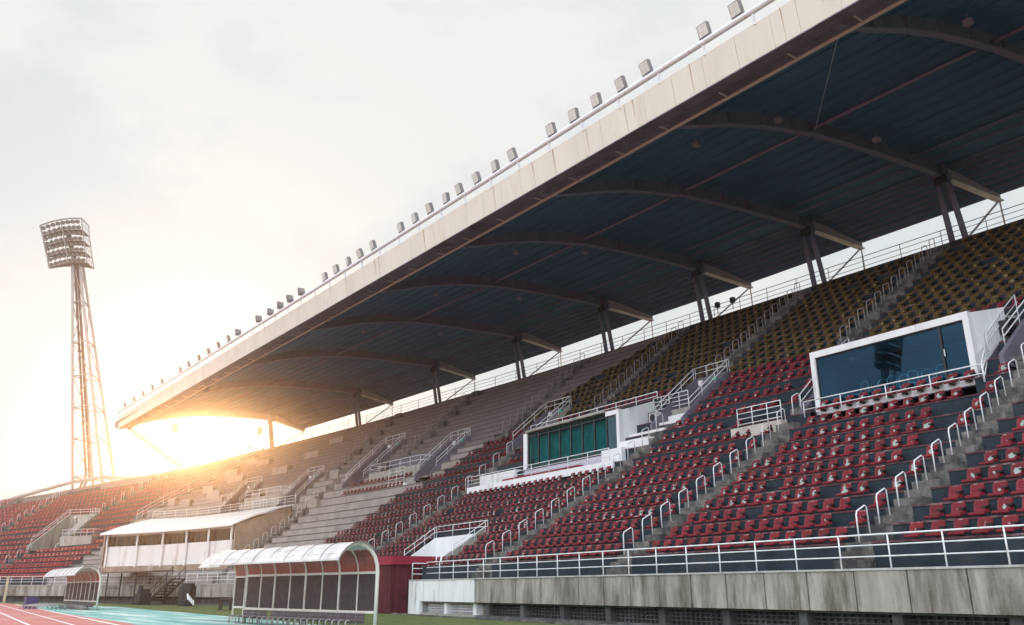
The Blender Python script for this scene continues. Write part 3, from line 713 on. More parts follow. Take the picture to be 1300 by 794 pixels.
for q, mm in ((0., whitewall), (1., purpwall)):
    b = MB(); o_ = a+d*(-.06 if q == 0 else L+.1); dd = d*(.14 if q == 0 else -.14)
    lo = [o_+n*.25, o_+n*.25+dd, o_+sd*2.0+dd, o_+sd*2.0]; zt = None; zt2 = (z1-.003, z1-.003, 10.76, 10.76)
    b.hexa([p+Z3*(z0-.6) for p in lo]+[p+Z3*z for p, z in zip(lo, zt2)]); b.build('side_wall', mm, bx).location = BL
b = MB(); b.hexa([P_(.1,.26,z1-.12),P_(L-.05,.26,z1-.12),P_(L-.6,3.6,z1+.2),P_(-.6,3.6,z1+.2),P_(.1,.26,z1-.02),P_(L-.05,.26,z1-.02),P_(L-.6,3.6,z1+.32),P_(-.6,3.6,z1+.32)]); b.build('roof', concrete, bx).location = BL
b = MB(); b.hexa([P_(.0,3.2,z0-.1),P_(L,3.2,z0-.1),P_(L,3.35,z0-.1),P_(0,3.35,z0-.1),P_(.0,3.2,z1-.1),P_(L,3.2,z1-.1),P_(L,3.35,z1-.1),P_(0,3.35,z1-.1)]); b.face(P_(.1,.2,z0+.02),P_(L,.2,z0+.02),P_(L,3.2,z0+.02),P_(0,3.2,z0+.02))
b.build('room_wall', mat('blue_grey_room_paint',(.035,.10,.16),.8,.2,1), bx).location = BL
for t0, t1 in ((.17,1.02),(1.10,L-.14)):
    b = MB(); b.hexa([P_(t0,.10,z0+.06),P_(t1,.10,z0+.06),P_(t1,.125,z0+.06),P_(t0,.125,z0+.06),P_(t0,.10,z1-.27),P_(t1,.10,z1-.27),P_(t1,.125,z1-.27),P_(t0,.125,z1-.27)]); b.build('pane', blueglass, bx).location = BL
b = MB(); b.beam(P_(1.06,.1,z0+.05),P_(1.06,.1,z1-.26),.09,.08); b.beam(P_(.16,.1,z1-.285),P_(L-.13,.1,z1-.285),.09,.05); b.beam(P_(.165,.1,z0+.05),P_(.165,.1,z1-.26),.05,.06); b.beam(P_(L-.14,.1,z0+.05),P_(L-.14,.1,z1-.26),.06,.06); bw1 = b.build('window_frame', black_m, bx); bw1.location = BL
b = MB(); b.beam(P_(.98,.05,8.95),P_(.98,.05,9.2),.03,.03); b.build('door_handle', rail_m, bw1)
# loudspeaker on the side wall
b = MB(); c_ = a+d*(-.25)+sd*1.7+Z3*9.9; b.box(c_, d, sd, Z3, .3,.4,.5); tag(b.build('wall_speaker', black_m, None), 'black loudspeaker fixed to the side wall of the blue glass box', 'loudspeaker')
# chairs seen through the glass
ch = MB()
for x in (-.2,.2): ch.tube([(x,.0,0),(x,.0,.45),(x,.38,.45),(x,.42,.9),(x*.6,.42,1.0),(0,.42,1.02)], .018); ch.tube([(x,.38,.45),(x,.4,0)], .018)
ch.box((0,.2,.46),(1,0,0),(0,1,0),(0,0,1),.42,.4,.04)
rz = math.atan2(-n[0], n[1]); c0 = None
for i, t in enumerate((1.9,2.45,3.0,3.5,3.95,4.5,5.2)):
    p = P_(t,.95+.25*(i % 2),z0+.03)
    lab = f'pale stacking chair behind the blue glass, {ordn(i+1)} from the right'
    if c0 is None: c0 = ch.build('chair', chairm, None, True); tag(c0, lab, 'chair', 'chairs behind the blue glass'); o = c0
    else: o = c0.copy(); col.objects.link(o); o['label'] = lab
    o.location = p; o.rotation_euler = (0,0,rz+random.uniform(-.4,.4))
railing('platform_railing', lambda t, h: P_(t,-.62,7.62+h), [-.55,1.3,3.0,4.9,6.6], (.3,.62), 'white railing in front of the blue glass box above red seats', 'railings on the boxes', r=.026)
railing('platform_railing', lambda t, h: P_(-.52+.3*t,-.6+t*1.0,7.62+t*.75+h), [0,.75,1.5], (.12,.38,.62), 'short sloping white rail rising to the door of the blue glass box', 'railings on the boxes', posts=[0,1.5], r=.026)
railing('platform_railing', lambda s, h: pos(s,8.75,7.75+h), [21.9,22.6,23.4,24.2], (.12,.35,.58,.8), 'four bar white railing on the kerb left of the blue glass box', 'railings on the boxes')
b = MB(); P = [pos(21.75,8.5,6.6), pos(24.4,8.5,6.6), pos(24.4,8.9,6.6), pos(21.75,8.9,6.6)]; b.hexa(P+[p+Z3*1.1 for p in P]); tag(b.build('concrete_kerb', mat('pale_kerb_concrete',(.5,.45,.4),.85,.15,2,(.3,.27,.24),.3)), 'pale concrete kerb under the four bar railing left of the blue box', 'kerb')
railing('stair_railing', lambda w, h: pos(21.3,w,None,.15+h), [9.2,10.3,11.4,12.5], (.3,.62), 'white rail rising over the dark wall left of the blue box', 'long stair railings')
b = MB()
ws = np.linspace(9.2,12.9,5)
for u, v in zip(ws, ws[1:]):
    P = [pos(21.15,u,7.4), pos(21.4,u,7.4), pos(21.4,v,7.4), pos(21.15,v,7.4)]; b.hexa(P+[pos(21.15,u,None,.15),pos(21.4,u,None,.15),pos(21.4,v,None,.15),pos(21.15,v,None,.15)])
tag(b.build('stair_wall', purpwall), 'dark mauve sloping stair wall left of the blue glass box', 'wall')
railing('stair_railing', lambda w, h: pos(14.3,w,None,.3+h), [10.0,11.0,12.0], (.3,.62), 'white rail on the concrete stair wall right of the blue box', 'long stair railings')
railing('platform_railing', lambda s, h: pos(s,13.3,11.75+h), [10.8,11.8,12.8,14.0], (.22,.45,.68,.9), 'white four bar railing above the tunnel right of the blue box', 'railings on the boxes')

# ------------------------------------------------------------------ teal curtain box
a2, d2, n2, L2 = lin(32.8,41,9.3)
b2 = empty('curtain_box', 'white framed commentary box with teal curtains behind its windows', 'commentary box', 'commentary boxes on the stand', loc=a2); B2 = -b2.location
Q_ = lambda t, y, z: a2+d2*t+n2*y+Z3*z
z0, z1 = 7.75, 10.12
def qbox(t0,t1,y0,y1,za,zb): return [Q_(t0,y0,za),Q_(t1,y0,za),Q_(t1,y1,za),Q_(t0,y1,za),Q_(t0,y0,zb),Q_(t1,y0,zb),Q_(t1,y1,zb),Q_(t0,y1,zb)]
for q in ((-.16,.06,0,.3,z0,z1),(8.33,8.7,0,.3,z0,z1-.02),(.06,.92,0,.3,9.88,z1)):
    b = MB(); b.hexa(qbox(*q)); b.build('front_frame', whitewall, b2).location = B2
b = MB(); b.hexa(qbox(.92,8.33,-.12,.6,z1-.02,z1+.09)); b.hexa(qbox(-.1,8.6,.3,3.4,z1-.1,z1+.04)); b.build('roof_slab', concrete, b2).location = B2
sd2 = v3(frame(32.8)[1],0)
b = MB(); o_ = a2-d2*.16
lo = [o_+n2*.3, o_+n2*.3+d2*.15, o_+sd2*2.3+d2*.15, o_+sd2*2.3]; b.hexa([p+Z3*z0 for p in lo]+[lo[0]+Z3*z1, lo[1]+Z3*z1, lo[2]+Z3*10.75, lo[3]+Z3*10.75]); b.build('side_wall', whitewall, b2).location = B2
b = MB(); b.hexa(qbox(8.55,8.7,.3,3.2,z0,z1-.03)); b.build('side_wall', whitewall, b2).location = B2
b = MB()
ts = np.linspace(.95,8.3,8)
for t in ts: b.beam(Q_(t,.12,z0),Q_(t,.12,z1-.03),.085,.08)
for z in (9.86,z1-.05,z0+.3): b.beam(Q_(.92,.12,z),Q_(8.33,.12,z),.09,.06)
b.beam(Q_(.1,.12,z0),Q_(.1,.12,9.87),.07,.07); b.build('window_frame', dark_m, b2).location = B2
for u, v in zip(ts, ts[1:]):
    b = MB(); b.hexa(qbox(u+.045,v-.045,.12,.14,z0+.33,z1-.08)); b.build('pane', tealglass, b2).location = B2
b = MB(); b.hexa(qbox(.14,.88,.12,.15,z0,9.84)); b.build('door', mat('teal_door_glass',(.015,.07,.09),.15,.2,2,spec=.6), b2).location = B2
b = MB(); N_ = 260
for i in range(N_):
    t, t_ = 1.0+7.25*i/N_, 1.0+7.25*(i+1)/N_; y = lambda t: .42+.035*math.sin(t*26)+.02*math.sin(t*61+1)
    b.face(Q_(t,y(t),z0+.3),Q_(t_,y(t_),z0+.3),Q_(t_,y(t_),9.84),Q_(t,y(t),9.84))
b.build('curtain', teal_m, b2, True).location = B2
b = MB(); b.hexa(qbox(.2,8.4,2.6,2.7,z0,z1-.11)); b.build('room_wall', mat('teal_room_paint',(.10,.24,.24),.8,.2,1), b2).location = B2
# balcony
b = MB(); 
def sbx(s0,s1,w0,w1,za,zb): P = [pos(s0,w0,za),pos(s1,w0,za),pos(s1,w1,za),pos(s0,w1,za)]; return P+[p*np.array([1,1,0])+Z3*zb for p in P]
for s0, s1 in ((31.6,36),(36,41),(41,46.0)): b.hexa(sbx(s0,s1,7.95,8.15,6.86,7.24)); b.hexa(sbx(s0,s1,8.15,9.35,6.6,7.22))
b.build('balcony', whitewall, b2).location = B2
b = MB(); b.hexa(sbx(33.4,41.2,8.95,9.02,7.23,7.80)); b.build('lavender_banner', lav_m, b2).location = B2
b = MB(); b.hexa(sbx(35.0,42.6,8.42,8.7,7.23,7.44)); b.build('red_step', redcloth, b2).location = B2
b = MB(); b.hexa(sbx(36.3,42.4,8.25,8.4,7.23,7.33)); b.build('tan_step', mat('tan_board',(.4,.27,.19),.8,.2,2), b2).location = B2
for q in ((41.6,45.6,8.7,9.3,7.23,7.95),(31.7,33.3,8.6,9.2,7.23,7.95)): b = MB(); b.hexa(sbx(*q)); b.build('balcony_wall', whitewall, b2).location = B2
railing('balcony_railing', lambda s, h: pos(s,8.05,7.24+h), list(np.linspace(32.0,46.0,9)), (.22,.44,.66), 'white railing along the balcony of the teal curtain box', 'railings on the boxes')
railing('roof_railing', lambda t, h: Q_(t,.5,z1+.09+h), list(np.linspace(-2.6,8.6,8)), (.2,.42), 'white two bar railing on the roof of the teal curtain box', 'railings on the boxes')
# stepped white side walls right of the box
for i, (w, zz, s0, s1) in enumerate(((9.2,8.3,30.4,32.6),(9.9,8.72,30.0,32.6),(10.6,9.15,29.6,32.6),(11.25,9.55,29.3,32.5))):
    b = MB(); b.hexa(sbx(s0,s1,w,w+.5,zz-.9,zz+.05)); tag(b.build('stepped_wall', whitewall), f'low white stepped wall by the teal curtain box, {ordn(i+1)} from the bottom', 'wall', 'stepped white walls')
b = MB(); b.hexa(sbx(29.9,32.6,11.5,13.0,8.8,9.95)); tag(b.build('concrete_ledge', concrete), 'grey concrete ledge under the gridded railing by the teal box', 'ledge')
railing('grid_railing', lambda s, h: pos(s,11.6,9.95+h), [29.95,30.6,31.3,31.9,32.5], (.2,.42,.64,.86), 'gridded white railing on the ledge right of the teal curtain box', 'railings on the boxes')
ac = empty('air_conditioner', 'grey air conditioner unit beside the white wall of the teal box', 'air conditioner', loc=pos(31.6,10.9,9.35)); aa, ad = frame(31.6)
b = MB(); b.box((0,0,.25), v3(aa,0), v3(ad,0), Z3, .75,.3,.5); b.build('casing', mat('grey_appliance_paint',(.5,.5,.5),.5,.1,3), ac)
b = MB(); q = MB()
fc = -v3(ad,0)*.155+v3(aa,0)*.1+Z3*.25
b.tube([fc, fc-v3(ad,0)*.02], .2, 16); b.build('fan_grille', black_m, ac)
b = MB(); b.box(-v3(ad,0)*.155-v3(aa,0)*.27+Z3*.25, v3(aa,0), v3(ad,0), Z3, .07,.02,.34); b.build('red_label', redcloth, ac)

# ------------------------------------------------------------------ red tunnel to the field
tn = empty('red_tunnel', 'dark red cloth players tunnel with lighter crimson valance', 'tunnel', loc=pos(41.2,0,0)); TL = -tn.location
zt = 2.78
b = MB()
for j in range(60):
    ya, yb = [.035*math.sin(q*.8)+.02*math.sin(q*2.3+1) for q in (j, j+1)]; sa, sb = 38.8+4.7*j/60, 38.8+4.7*(j+1)/60; b.face(pos(sa,-.98+ya,.02), pos(sb,-.98+yb,.02), pos(sb,-.98+yb*.4,2.42), pos(sa,-.98+ya*.4,2.42))
for j in range(30):
    ya, yb = [.03*math.sin(q*.9)+.015*math.sin(q*2.1) for q in (j, j+1)]; wa, wc = -.98+2.5*j/30, -.98+2.5*(j+1)/30; b.face(pos(38.76+ya,wa,.02), pos(38.76+yb,wc,.02), pos(38.76+yb*.4,wc,2.42), pos(38.76+ya*.4,wa,2.42))
for sx_ in (38.74, 43.55):
    b.tube([pos(sx_,-.9,0), pos(sx_,-.9,2.5)], .04)
b.hexa(sbx(43.5,43.6,-.92,1.55,0,2.42)); b.build('side_cloth', redcloth2, tn).location = TL
b = MB(); b.hexa(sbx(38.7,43.7,-1.06,-1.003,2.36,zt)); b.hexa(sbx(38.62,38.7,-1.05,1.6,2.36,zt)); b.build('valance', redcloth, tn).location = TL
b = MB(); b.hexa(sbx(38.705,43.65,-1.0,1.6,zt-.06,zt-.003)); b.build('roof_cloth', redcloth2, tn).location = TL

# ------------------------------------------------------------------ long white building on the bend
wb = empty('commentary_building', 'long white commentary building with a curved pale roof and brown windows', 'building', loc=pos(80,2.5,3.2)); WL = -wb.location
NS = [71.2,75.0,78.6,82.4,86.4,90.9]
b = MB(); wp = MB()
for s0, s1 in zip(NS, NS[1:]):
    b.hexa(sbx(s0,s1,2.6,2.8,3.3,5.15)); b.hexa(sbx(s0,s1,2.6,2.8,6.12,6.3))
b.build('front_wall', cream, wb).location = WL
for s in NS:
    q = MB(); q.tube([pos(s,2.44,3.2), pos(s,2.44,5.0), pos(s,2.36,5.25), pos(s,2.36,6.3)], .10, 8); q.build('column', mat('white_column_paint',(.75,.72,.68),.6,.1,2), wb).location = WL
for s0, s1 in zip(NS, NS[1:]):
    for j in range(4):
        u, v = s0+.15+(s1-s0-.3)*j/4, s0+.15+(s1-s0-.3)*(j+1)/4
        q = MB(); q.hexa(sbx(u+.03,v-.03,2.72,2.75,5.16,6.11)); q.build('window', dimglass, wb).location = WL
    q = MB()
    for j in range(5): u = s0+.15+(s1-s0-.3)*j/4; q.beam(pos(u,2.72,5.15), pos(u,2.72,6.12), .06,.07)
    q.build('window_frame', mat('brown_window_frame',(.14,.09,.07),.7,.2,3), wb).location = WL
b = MB()
for s0, s1 in zip(np.linspace(70.6,91.6,22), np.linspace(70.6,91.6,22)[1:]):
    for (wA, zA), (wB, zB) in zip(((1.9,6.35),(4.2,7.2),(7.0,8.0)), ((4.2,7.2),(7.0,8.0),(8.6,8.35))):
        P = [pos(s0,wA,zA-.12), pos(s1,wA,zA-.12), pos(s1,wB,zB-.12), pos(s0,wB,zB-.12)]; b.hexa(P+[p+Z3*.12 for p in P])
b.build('roof', mat('white_roof_sheet',(.80,.78,.74),.5,.06,.6,(.6,.56,.52),.1), wb).location = WL
b = MB()
for s in (70.75,91.4):
    b = MB(); P = [pos(s,2.5,3.2), pos(s+.25,2.5,3.2), pos(s+.25,8.4,3.2), pos(s,8.4,3.2)]; b.hexa(P+[pos(s,2.5,6.4), pos(s+.25,2.5,6.4), pos(s+.25,8.4,8.1), pos(s,8.4,8.1)])
    b.build('gable_wall', mat('tan_gable_render',(.36,.27,.21),.9,.2,1,(.24,.18,.14),.35), wb).location = WL
b = MB()
for s0, s1 in zip(np.linspace(71,91.4,12), np.linspace(71,91.4,12)[1:]): b.hexa(sbx(s0,s1,5.6,5.7,3.3,6.9))
b.build('inner_wall', mat('brown_room_paint',(.16,.11,.085),.9,.3,1), wb).location = WL
b = MB()
for s0, s1 in zip(np.linspace(70.6,92,12), np.linspace(70.6,92,12)[1:]): b.hexa(sbx(s0,s1,2.42,2.6,2.3,3.28))
b.build('base_course', mat('brown_base_render',(.30,.22,.17),.9,.3,1,(.16,.11,.08),.4), wb).location = WL
railing('roof_railing', lambda s, h: pos(s,8.9,8.4+h), list(np.linspace(70.8,92,14)), (.25,.5,.75), 'white railing behind the roof of the long white building', 'railings on the boxes')
for i, s in enumerate((73.5,82.5,90.2,92.3)):
    hoop(s, 1.2, WT+.75, f'white hooped handrail before the long white building, {ordn(i+1)} from the right', 'hooped handrails before the building')

# ------------------------------------------------------------------ roof
ZL, ZP, ZE = 20.2, 21.55, 20.35
Lp = np.array([(-12.0,24.0),(-3.9,24.05),(4.4,24.15),(12.84,24.3),(21.25,24.37),(29.51,24.5),(38.0,24.63),(47.62,24.68),(58.93,24.59),(72.88,24.41),(88.52,24.14),(110.9,23.7)])
Bp = np.array([(-16.0,41.2),(-7.6,41.35),(.7,41.45),(8.9,41.55),(17.18,41.62),(25.25,41.79),(33.67,41.88),(42.99,42.02),(53.38,41.9),(65.77,41.58),(80.66,41.01),(100.53,39.42)])
Ep = np.array([(-17,43.7),(-8.7,43.8),(-.4,43.85),(7.6,43.9),(15.82,43.99),(23.7,44.17),(31.92,44.5),(40.9,44.5),(51.6,44.7),(64.0,44.5),(79.0,44.1),(99.79,43.1)])
NT = len(Lp)
PROF = [(-1.0,20.15),(-.92,20.45),(-.77,21.25),(-.65,21.6),(-.48,21.86),(-.31,21.76),(-.05,21.5),(.02,21.22),(.2,20.28)]   # underside of truss beam; 0 at column line, -1 at front lip
def rp(i, u, z):     # u: -1 lip .. 0 column .. .2 eave
    p = Bp[i]+(Bp[i]-Lp[i])*u if u <= 0 else Bp[i]+(Ep[i]-Bp[i])*(u/.2)
    return v3(p, z)
def prz(u): return float(np.interp(u, [a for a, _ in PROF], [b for _, b in PROF]))
rf = empty('stadium_roof', 'huge dark arched stand roof with a cream panelled front edge', 'roof', loc=(40,33,18)); RL = -rf.location
def rbuild(b, n, m, sm_=False): o = b.build(n, m, rf, sm_); o.location = RL; return o
US = [-1.03,-.96,-.88,-.8,-.7,-.6,-.5,-.4,-.3,-.2,-.1,0,.07,.14,.205]
def depth_at(u): return .40+.24*sm(-1,-.75,u) if u < 0 else .64-.32*sm(0,.2,u)
def sheetz(u): return prz(u)+depth_at(u)+.22
b = MB()
for i in range(NT-1):
    nseg = 12
    for u, v in zip(US, US[1:]):
        zu, zv = sheetz(u), sheetz(v)
        A, B_, Cc, D = rp(i,u,zu), rp(i+1,u,zu), rp(i+1,v,zv), rp(i,v,zv)
        b.face(A, D, Cc, B_); b.face(A+Z3*.06, B_+Z3*.06, Cc+Z3*.06, D+Z3*.06)
rbuild(b, 'roof_sheet', None or sheet_m)
# end verge
b = MB()
i = NT-1
for u, v in zip(US, US[1:]): b.hexa([rp(i,u,sheetz(u)-.35), rp(i,u,sheetz(u)-.35)+[.25,0,0], rp(i,v,sheetz(v)-.35)+[.25,0,0], rp(i,v,sheetz(v)-.35), rp(i,u,sheetz(u)+.1), rp(i,u,sheetz(u)+.1)+[.25,0,0], rp(i,v,sheetz(v)+.1)+[.25,0,0], rp(i,v,sheetz(v)+.1)])
rbuild(b, 'verge_trim', beam_m)
# sheet ribs + purlins
pu = MB(); pl_ = MB()
for j, u in enumerate(list(np.linspace(-.97,-.06,19))+[.0,.028,.056,.084,.112,.14,.168,.2]):
    z = sheetz(u)-.11
    for i in range(NT-1):
        (pl_ if u > -.14 else pu).beam(rp(i,u,z+(.0 if u > -.14 else .06)), rp(i+1,u,z+(.0 if u > -.14 else .06)), .10, .15 if u > -.14 else .07)
rbuild(pl_, 'back_purlin', mat('lit_purlin_paint', (.13,.155,.215), .6, .25, .8))  # light from the back opening put into a paler purlin colour
rbuild(pu, 'purlin', purlin_m)
# roof trusses (arched plate beams), each with its pair of columns
for i in range(NT):
    wdt = .34
    ax = Lp[min(i+1,NT-1)]-Lp[max(i-1,0)]; ax = v3(ax/np.linalg.norm(ax),0)*wdt/2
    for nm, us, mm in (('roof_beam', US[:12], beam_m), ('beam_tail', [0,.07,.14,.2], litbeam)):
        b = MB(); wb_ = MB(); fl_ = MB()
        for u, v in zip(us, us[1:]):
            zu, zv = prz(u), prz(v); tu, tv = sheetz(u)-.2, sheetz(v)-.2
            # web
            A, B_ = rp(i,u,0), rp(i,v,0)
            x = ax*.22
            (wb_ if nm == 'beam_tail' else b).hexa([A-x+Z3*zu, A+x+Z3*zu, B_+x+Z3*zv, B_-x+Z3*zv, A-x+Z3*tu, A+x+Z3*tu, B_+x+Z3*tv, B_-x+Z3*tv])
            # flanges, butted under and over the web
            (fl_ if nm == 'roof_beam' else b).hexa([A-ax+Z3*(zu-.07), A+ax+Z3*(zu-.07), B_+ax+Z3*(zv-.07), B_-ax+Z3*(zv-.07), A-ax+Z3*(zu-.004), A+ax+Z3*(zu-.004), B_+ax+Z3*(zv-.004), B_-ax+Z3*(zv-.004)])
        if nm == 'roof_beam':
            for u in np.linspace(-.9,-.06,9):
                A = rp(i,u,prz(u)); b.beam(A+Z3*.02, A+Z3*(sheetz(u)-.22-prz(u)), .05, wdt*.86, up=ax)
        o_ = rbuild(b, nm, mm)
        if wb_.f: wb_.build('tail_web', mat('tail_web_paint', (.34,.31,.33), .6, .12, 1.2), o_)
        if fl_.f: fl_.build('lower_flange', mat('flange_paint', (.21,.20,.26), .55, .12, 1.2), o_)
    b = MB(); b.beam(rp(i,.195,prz(.195)), v3(Bp[i]+(Ep[i]-Bp[i])*.15, 18.0), .09, .09); b.beam(rp(i,.195,prz(.195)), v3(Ep[i], 17.9), .06, .06); rbuild(b, 'tail_strut', dimrail)
    if i < 2: continue
    for sg in (-1, 1):
        b = MB(); base = v3(Bp[i],17.6)+ax*sg*2.0; tp = rp(i,-.035,22.05 if sg < 0 else 21.5)+ax*sg*1.25
        b.tube([base, tp], .15, 10); rbuild(b, 'column', beam_m, True)
    b = MB(); b.box(rp(i,-.03,21.15), v3(*[(Lp[min(i+1,NT-1)]-Lp[max(i-1,0)])/np.linalg.norm(Lp[min(i+1,NT-1)]-Lp[max(i-1,0)])],0) if False else ax/(wdt/2), np.cross(Z3, ax/(wdt/2)), Z3, .62,.4,.5); rbuild(b, 'column_bracket', dark_m)
b = MB()
for i in range(NT-1): b.tube([rp(i,-.52,21.98), rp(i+1,-.52,21.98)], .085, 8)
rbuild(b, 'tie_pipe', pipe_m, True)
# front edge: fascia, gutter, lip
FO = lambda x, dy, z: np.array([x, float(np.interp(x, Lp[:,0], Lp[:,1]))*0+23.5+dy+(.12*math.sin((x+5)/120*math.pi)), z])
x0, x1 = -9.0, 110.6
fp = MB(); jt = MB(); ru = MB(); x = x0; k = 0
edges = []
while x < x1: edges.append(x); x += 1.62 if k % 5 else 1.1; k += 1
edges.append(x1)
random.seed(3)
for u, v in zip(edges, edges[1:]):
    uu, vv = u+.006, v-.006; oy = random.uniform(-.004,.004)
    P = [FO(uu,oy,20.05), FO(vv,oy,20.05), FO(vv,.12,20.05), FO(uu,.12,20.05)]
    T = [FO(uu,oy-.22,21.4), FO(vv,oy-.22,21.4), FO(vv,-.1,21.4), FO(uu,-.1,21.4)]; fp.hexa(P+T)
    for q in range(1):
        if random.random() < .6:
            xx = u+random.choice((.03,.05,.6,.9)); wdt = random.uniform(.012,.05); zb = 20.06 if random.random() < .6 else random.uniform(20.3,21.0)
            t0 = (zb-20.05)/1.35
            ru.face(FO(xx,-.014-.22,21.4), FO(xx+wdt,-.014-.22,21.4), FO(xx+wdt*.4,-.014-.22*t0,zb), FO(xx+wdt*.2,-.014-.22*t0,zb))
o = rbuild(fp, 'fascia', fasciam); q_ = ru.build('rust_stain', rust_m, o)
b = MB()
for u, v in zip(edges, edges[1:]):
    b.hexa([FO(u,.0,20.0), FO(v,.0,20.0), FO(v,.55,19.98), FO(u,.55,19.98), FO(u,.0,20.046), FO(v,.0,20.046), FO(v,.55,20.046), FO(u,.55,20.046)])
    b.hexa([FO(u,-.12,21.405), FO(v,-.12,21.405), FO(v,1.3,21.3), FO(u,1.3,21.3), FO(u,-.12,21.44), FO(v,-.12,21.44), FO(v,1.3,21.36), FO(u,1.3,21.36)])
rbuild(b, 'gutter', gutter_m)
b = MB(); c_ = MB(); k_ = 0
for u, v in zip(edges, edges[1:]):
    m_ = (u+v)/2; 
    if k_ % 2 == 0: b.beam(FO(u+.02,.57,20.135), FO(u+.02,1.33,20.165), .06,.05)
    k_ += 1
    c_.hexa([FO(u+.01,.56,20.17), FO(v-.01,.56,20.17), FO(v-.01,1.34,20.2), FO(u+.01,1.34,20.2), FO(u+.01,.56,20.22), FO(v-.01,.56,20.22), FO(v-.01,1.34,20.25), FO(u+.01,1.34,20.25)])
rbuild(b, 'gutter_bracket', lipwhite); rbuild(c_, 'soffit_panel', mat('soffit_plate',(.15,.125,.165),.6,.3,.9))
b = MB()
for u, v in zip(edges, edges[1:]): b.hexa([FO(u,1.36,20.12), FO(v,1.36,20.12), FO(v,1.45,20.12), FO(u,1.45,20.12), FO(u,1.36,20.24), FO(v,1.36,20.24), FO(v,1.45,20.24), FO(u,1.45,20.24)])
rbuild(b, 'lip_trim', lipwhite)
b = MB(); b.hexa([FO(x1,0,20.0), FO(x1+.1,0,20.0), FO(x1+.1,1.6,20.2), FO(x1,1.6,20.2), FO(x1,-.2,21.4), FO(x1+.1,-.2,21.4), FO(x1+.1,1.6,21.36), FO(x1,1.6,21.36)]); rbuild(b, 'end_plate', gutter_m)
b = MB(); PIPEZ = 21.9
b.tube([FO(x,-.3,PIPEZ) for x in np.linspace(x0,x1,40)], .125, 10)
rbuild(b, 'edge_pipe', rail_m, True)
b = MB(); x = 8.2
while x < x1:
    b.tube([FO(x,-.2,21.35), FO(x,-.3,PIPEZ)], .06, 6); x += 2.42
rbuild(b, 'pipe_support', rail_m)

# floodlights on the pipe
LX = [9.6,11.2,12.8,16.13,17.73,20.9,22.44,24.08,25.66,27.28,30.36,31.94,33.6,35.28,36.73,38.42,40.11,41.79,45.33,47.06,48.89,50.68,52.57,56.5,58.54,60.53,62.56,64.9,69.64,72.07,74.67,77.33,80.19,83.17,86.06,92.25,95.84,99.6,103.43,107.4]
LX = [x for x in LX if x > 15]
fl0 = None
for i, x in enumerate(LX):
    p = FO(x,-.3,PIPEZ+.12); thin = 56 < x < 70; yaw = (math.pi*.47 if thin else random.gauss(.05,.06)); sc = 1.0
    lab = f'small rectangular floodlight on the roof edge pipe, {ordn(i+1)} from the right'
    if fl0 is None:
        fl0 = empty('roof_floodlight', lab, 'floodlight', 'floodlights along the roof edge')
        b = MB(); az = np.array([0,-.30,.954]); ay = np.array([0,.954,.30]); c_ = np.array([0,-.02,.42]); b.box(c_, (1,0,0), ay, az, .56,.22,.62); b.box(c_+ay*.14,(1,0,0),ay,az,.4,.07,.44); cas = b.build('casing', lampback, fl0)
        b = MB(); b.box(c_-ay*.118, (1,0,0), ay, az, .49,.012,.55); b.build('lamp_face', lampface, cas)
        b = MB(); b.tube([(-.3,0,.4),(-.3,0,.05),(.3,0,.05),(.3,0,.4)], .02, 5); b.tube([(0,0,-.02),(0,0,.06)], .03, 6); b.build('bracket', lampback, fl0)
        fl0.scale = (.9,.9,.9); fl0.location = p; fl0.rotation_euler = (random.gauss(0,.03), random.gauss(0,.03), yaw)
    else:
        o = copy_tree(fl0, p, yaw, lab); o.rotation_euler = (random.gauss(0,.05), random.gauss(0,.05), yaw); o.scale = (.9,.9,.9)

rl0 = None
for i, q in enumerate(((1229,30),(1113,179),(988,154),(884,185),(743,322),(655,322),(659,380),(553,375),(462,422),(560,425))):
    d = ray(*q); p = O3+d*((21.75-CAMH)/d[2])
    lab = f'small round lamp hanging under the dark roof, {ordn(i+1)} from the right'
    if rl0 is None:
        b = MB(); b.tube([(0,0,.45),(0,0,.1)], .02, 5); b.tube([(0,0,.12),(0,0,.06),(0,0,-.02)], .2, 10); rl0 = b.build('roof_lamp', mat('grey_lamp_shade',(.3,.27,.3),.5,.15,3)); tag(rl0, lab, 'lamp', 'round lamps under the roof'); o = rl0
    else: o = rl0.copy(); col.objects.link(o); o['label'] = lab
    o.location = p
for i, (q0, q1) in enumerate((((1065,42),(1035,165)),((1250,280),(1200,335)),((1085,345),(1050,390)))):
    if i: continue
    d = ray(*q0); a_ = O3+d*((20.9-CAMH)/d[2]); d = ray(*q1); c_ = O3+d*((21.9-CAMH)/d[2]); b = MB(); b.tube([a_, c_], .012, 4); tag(b.build('stay_wire', rail_m), 'thin pale stay wire running under the roof near the front edge', 'wire')
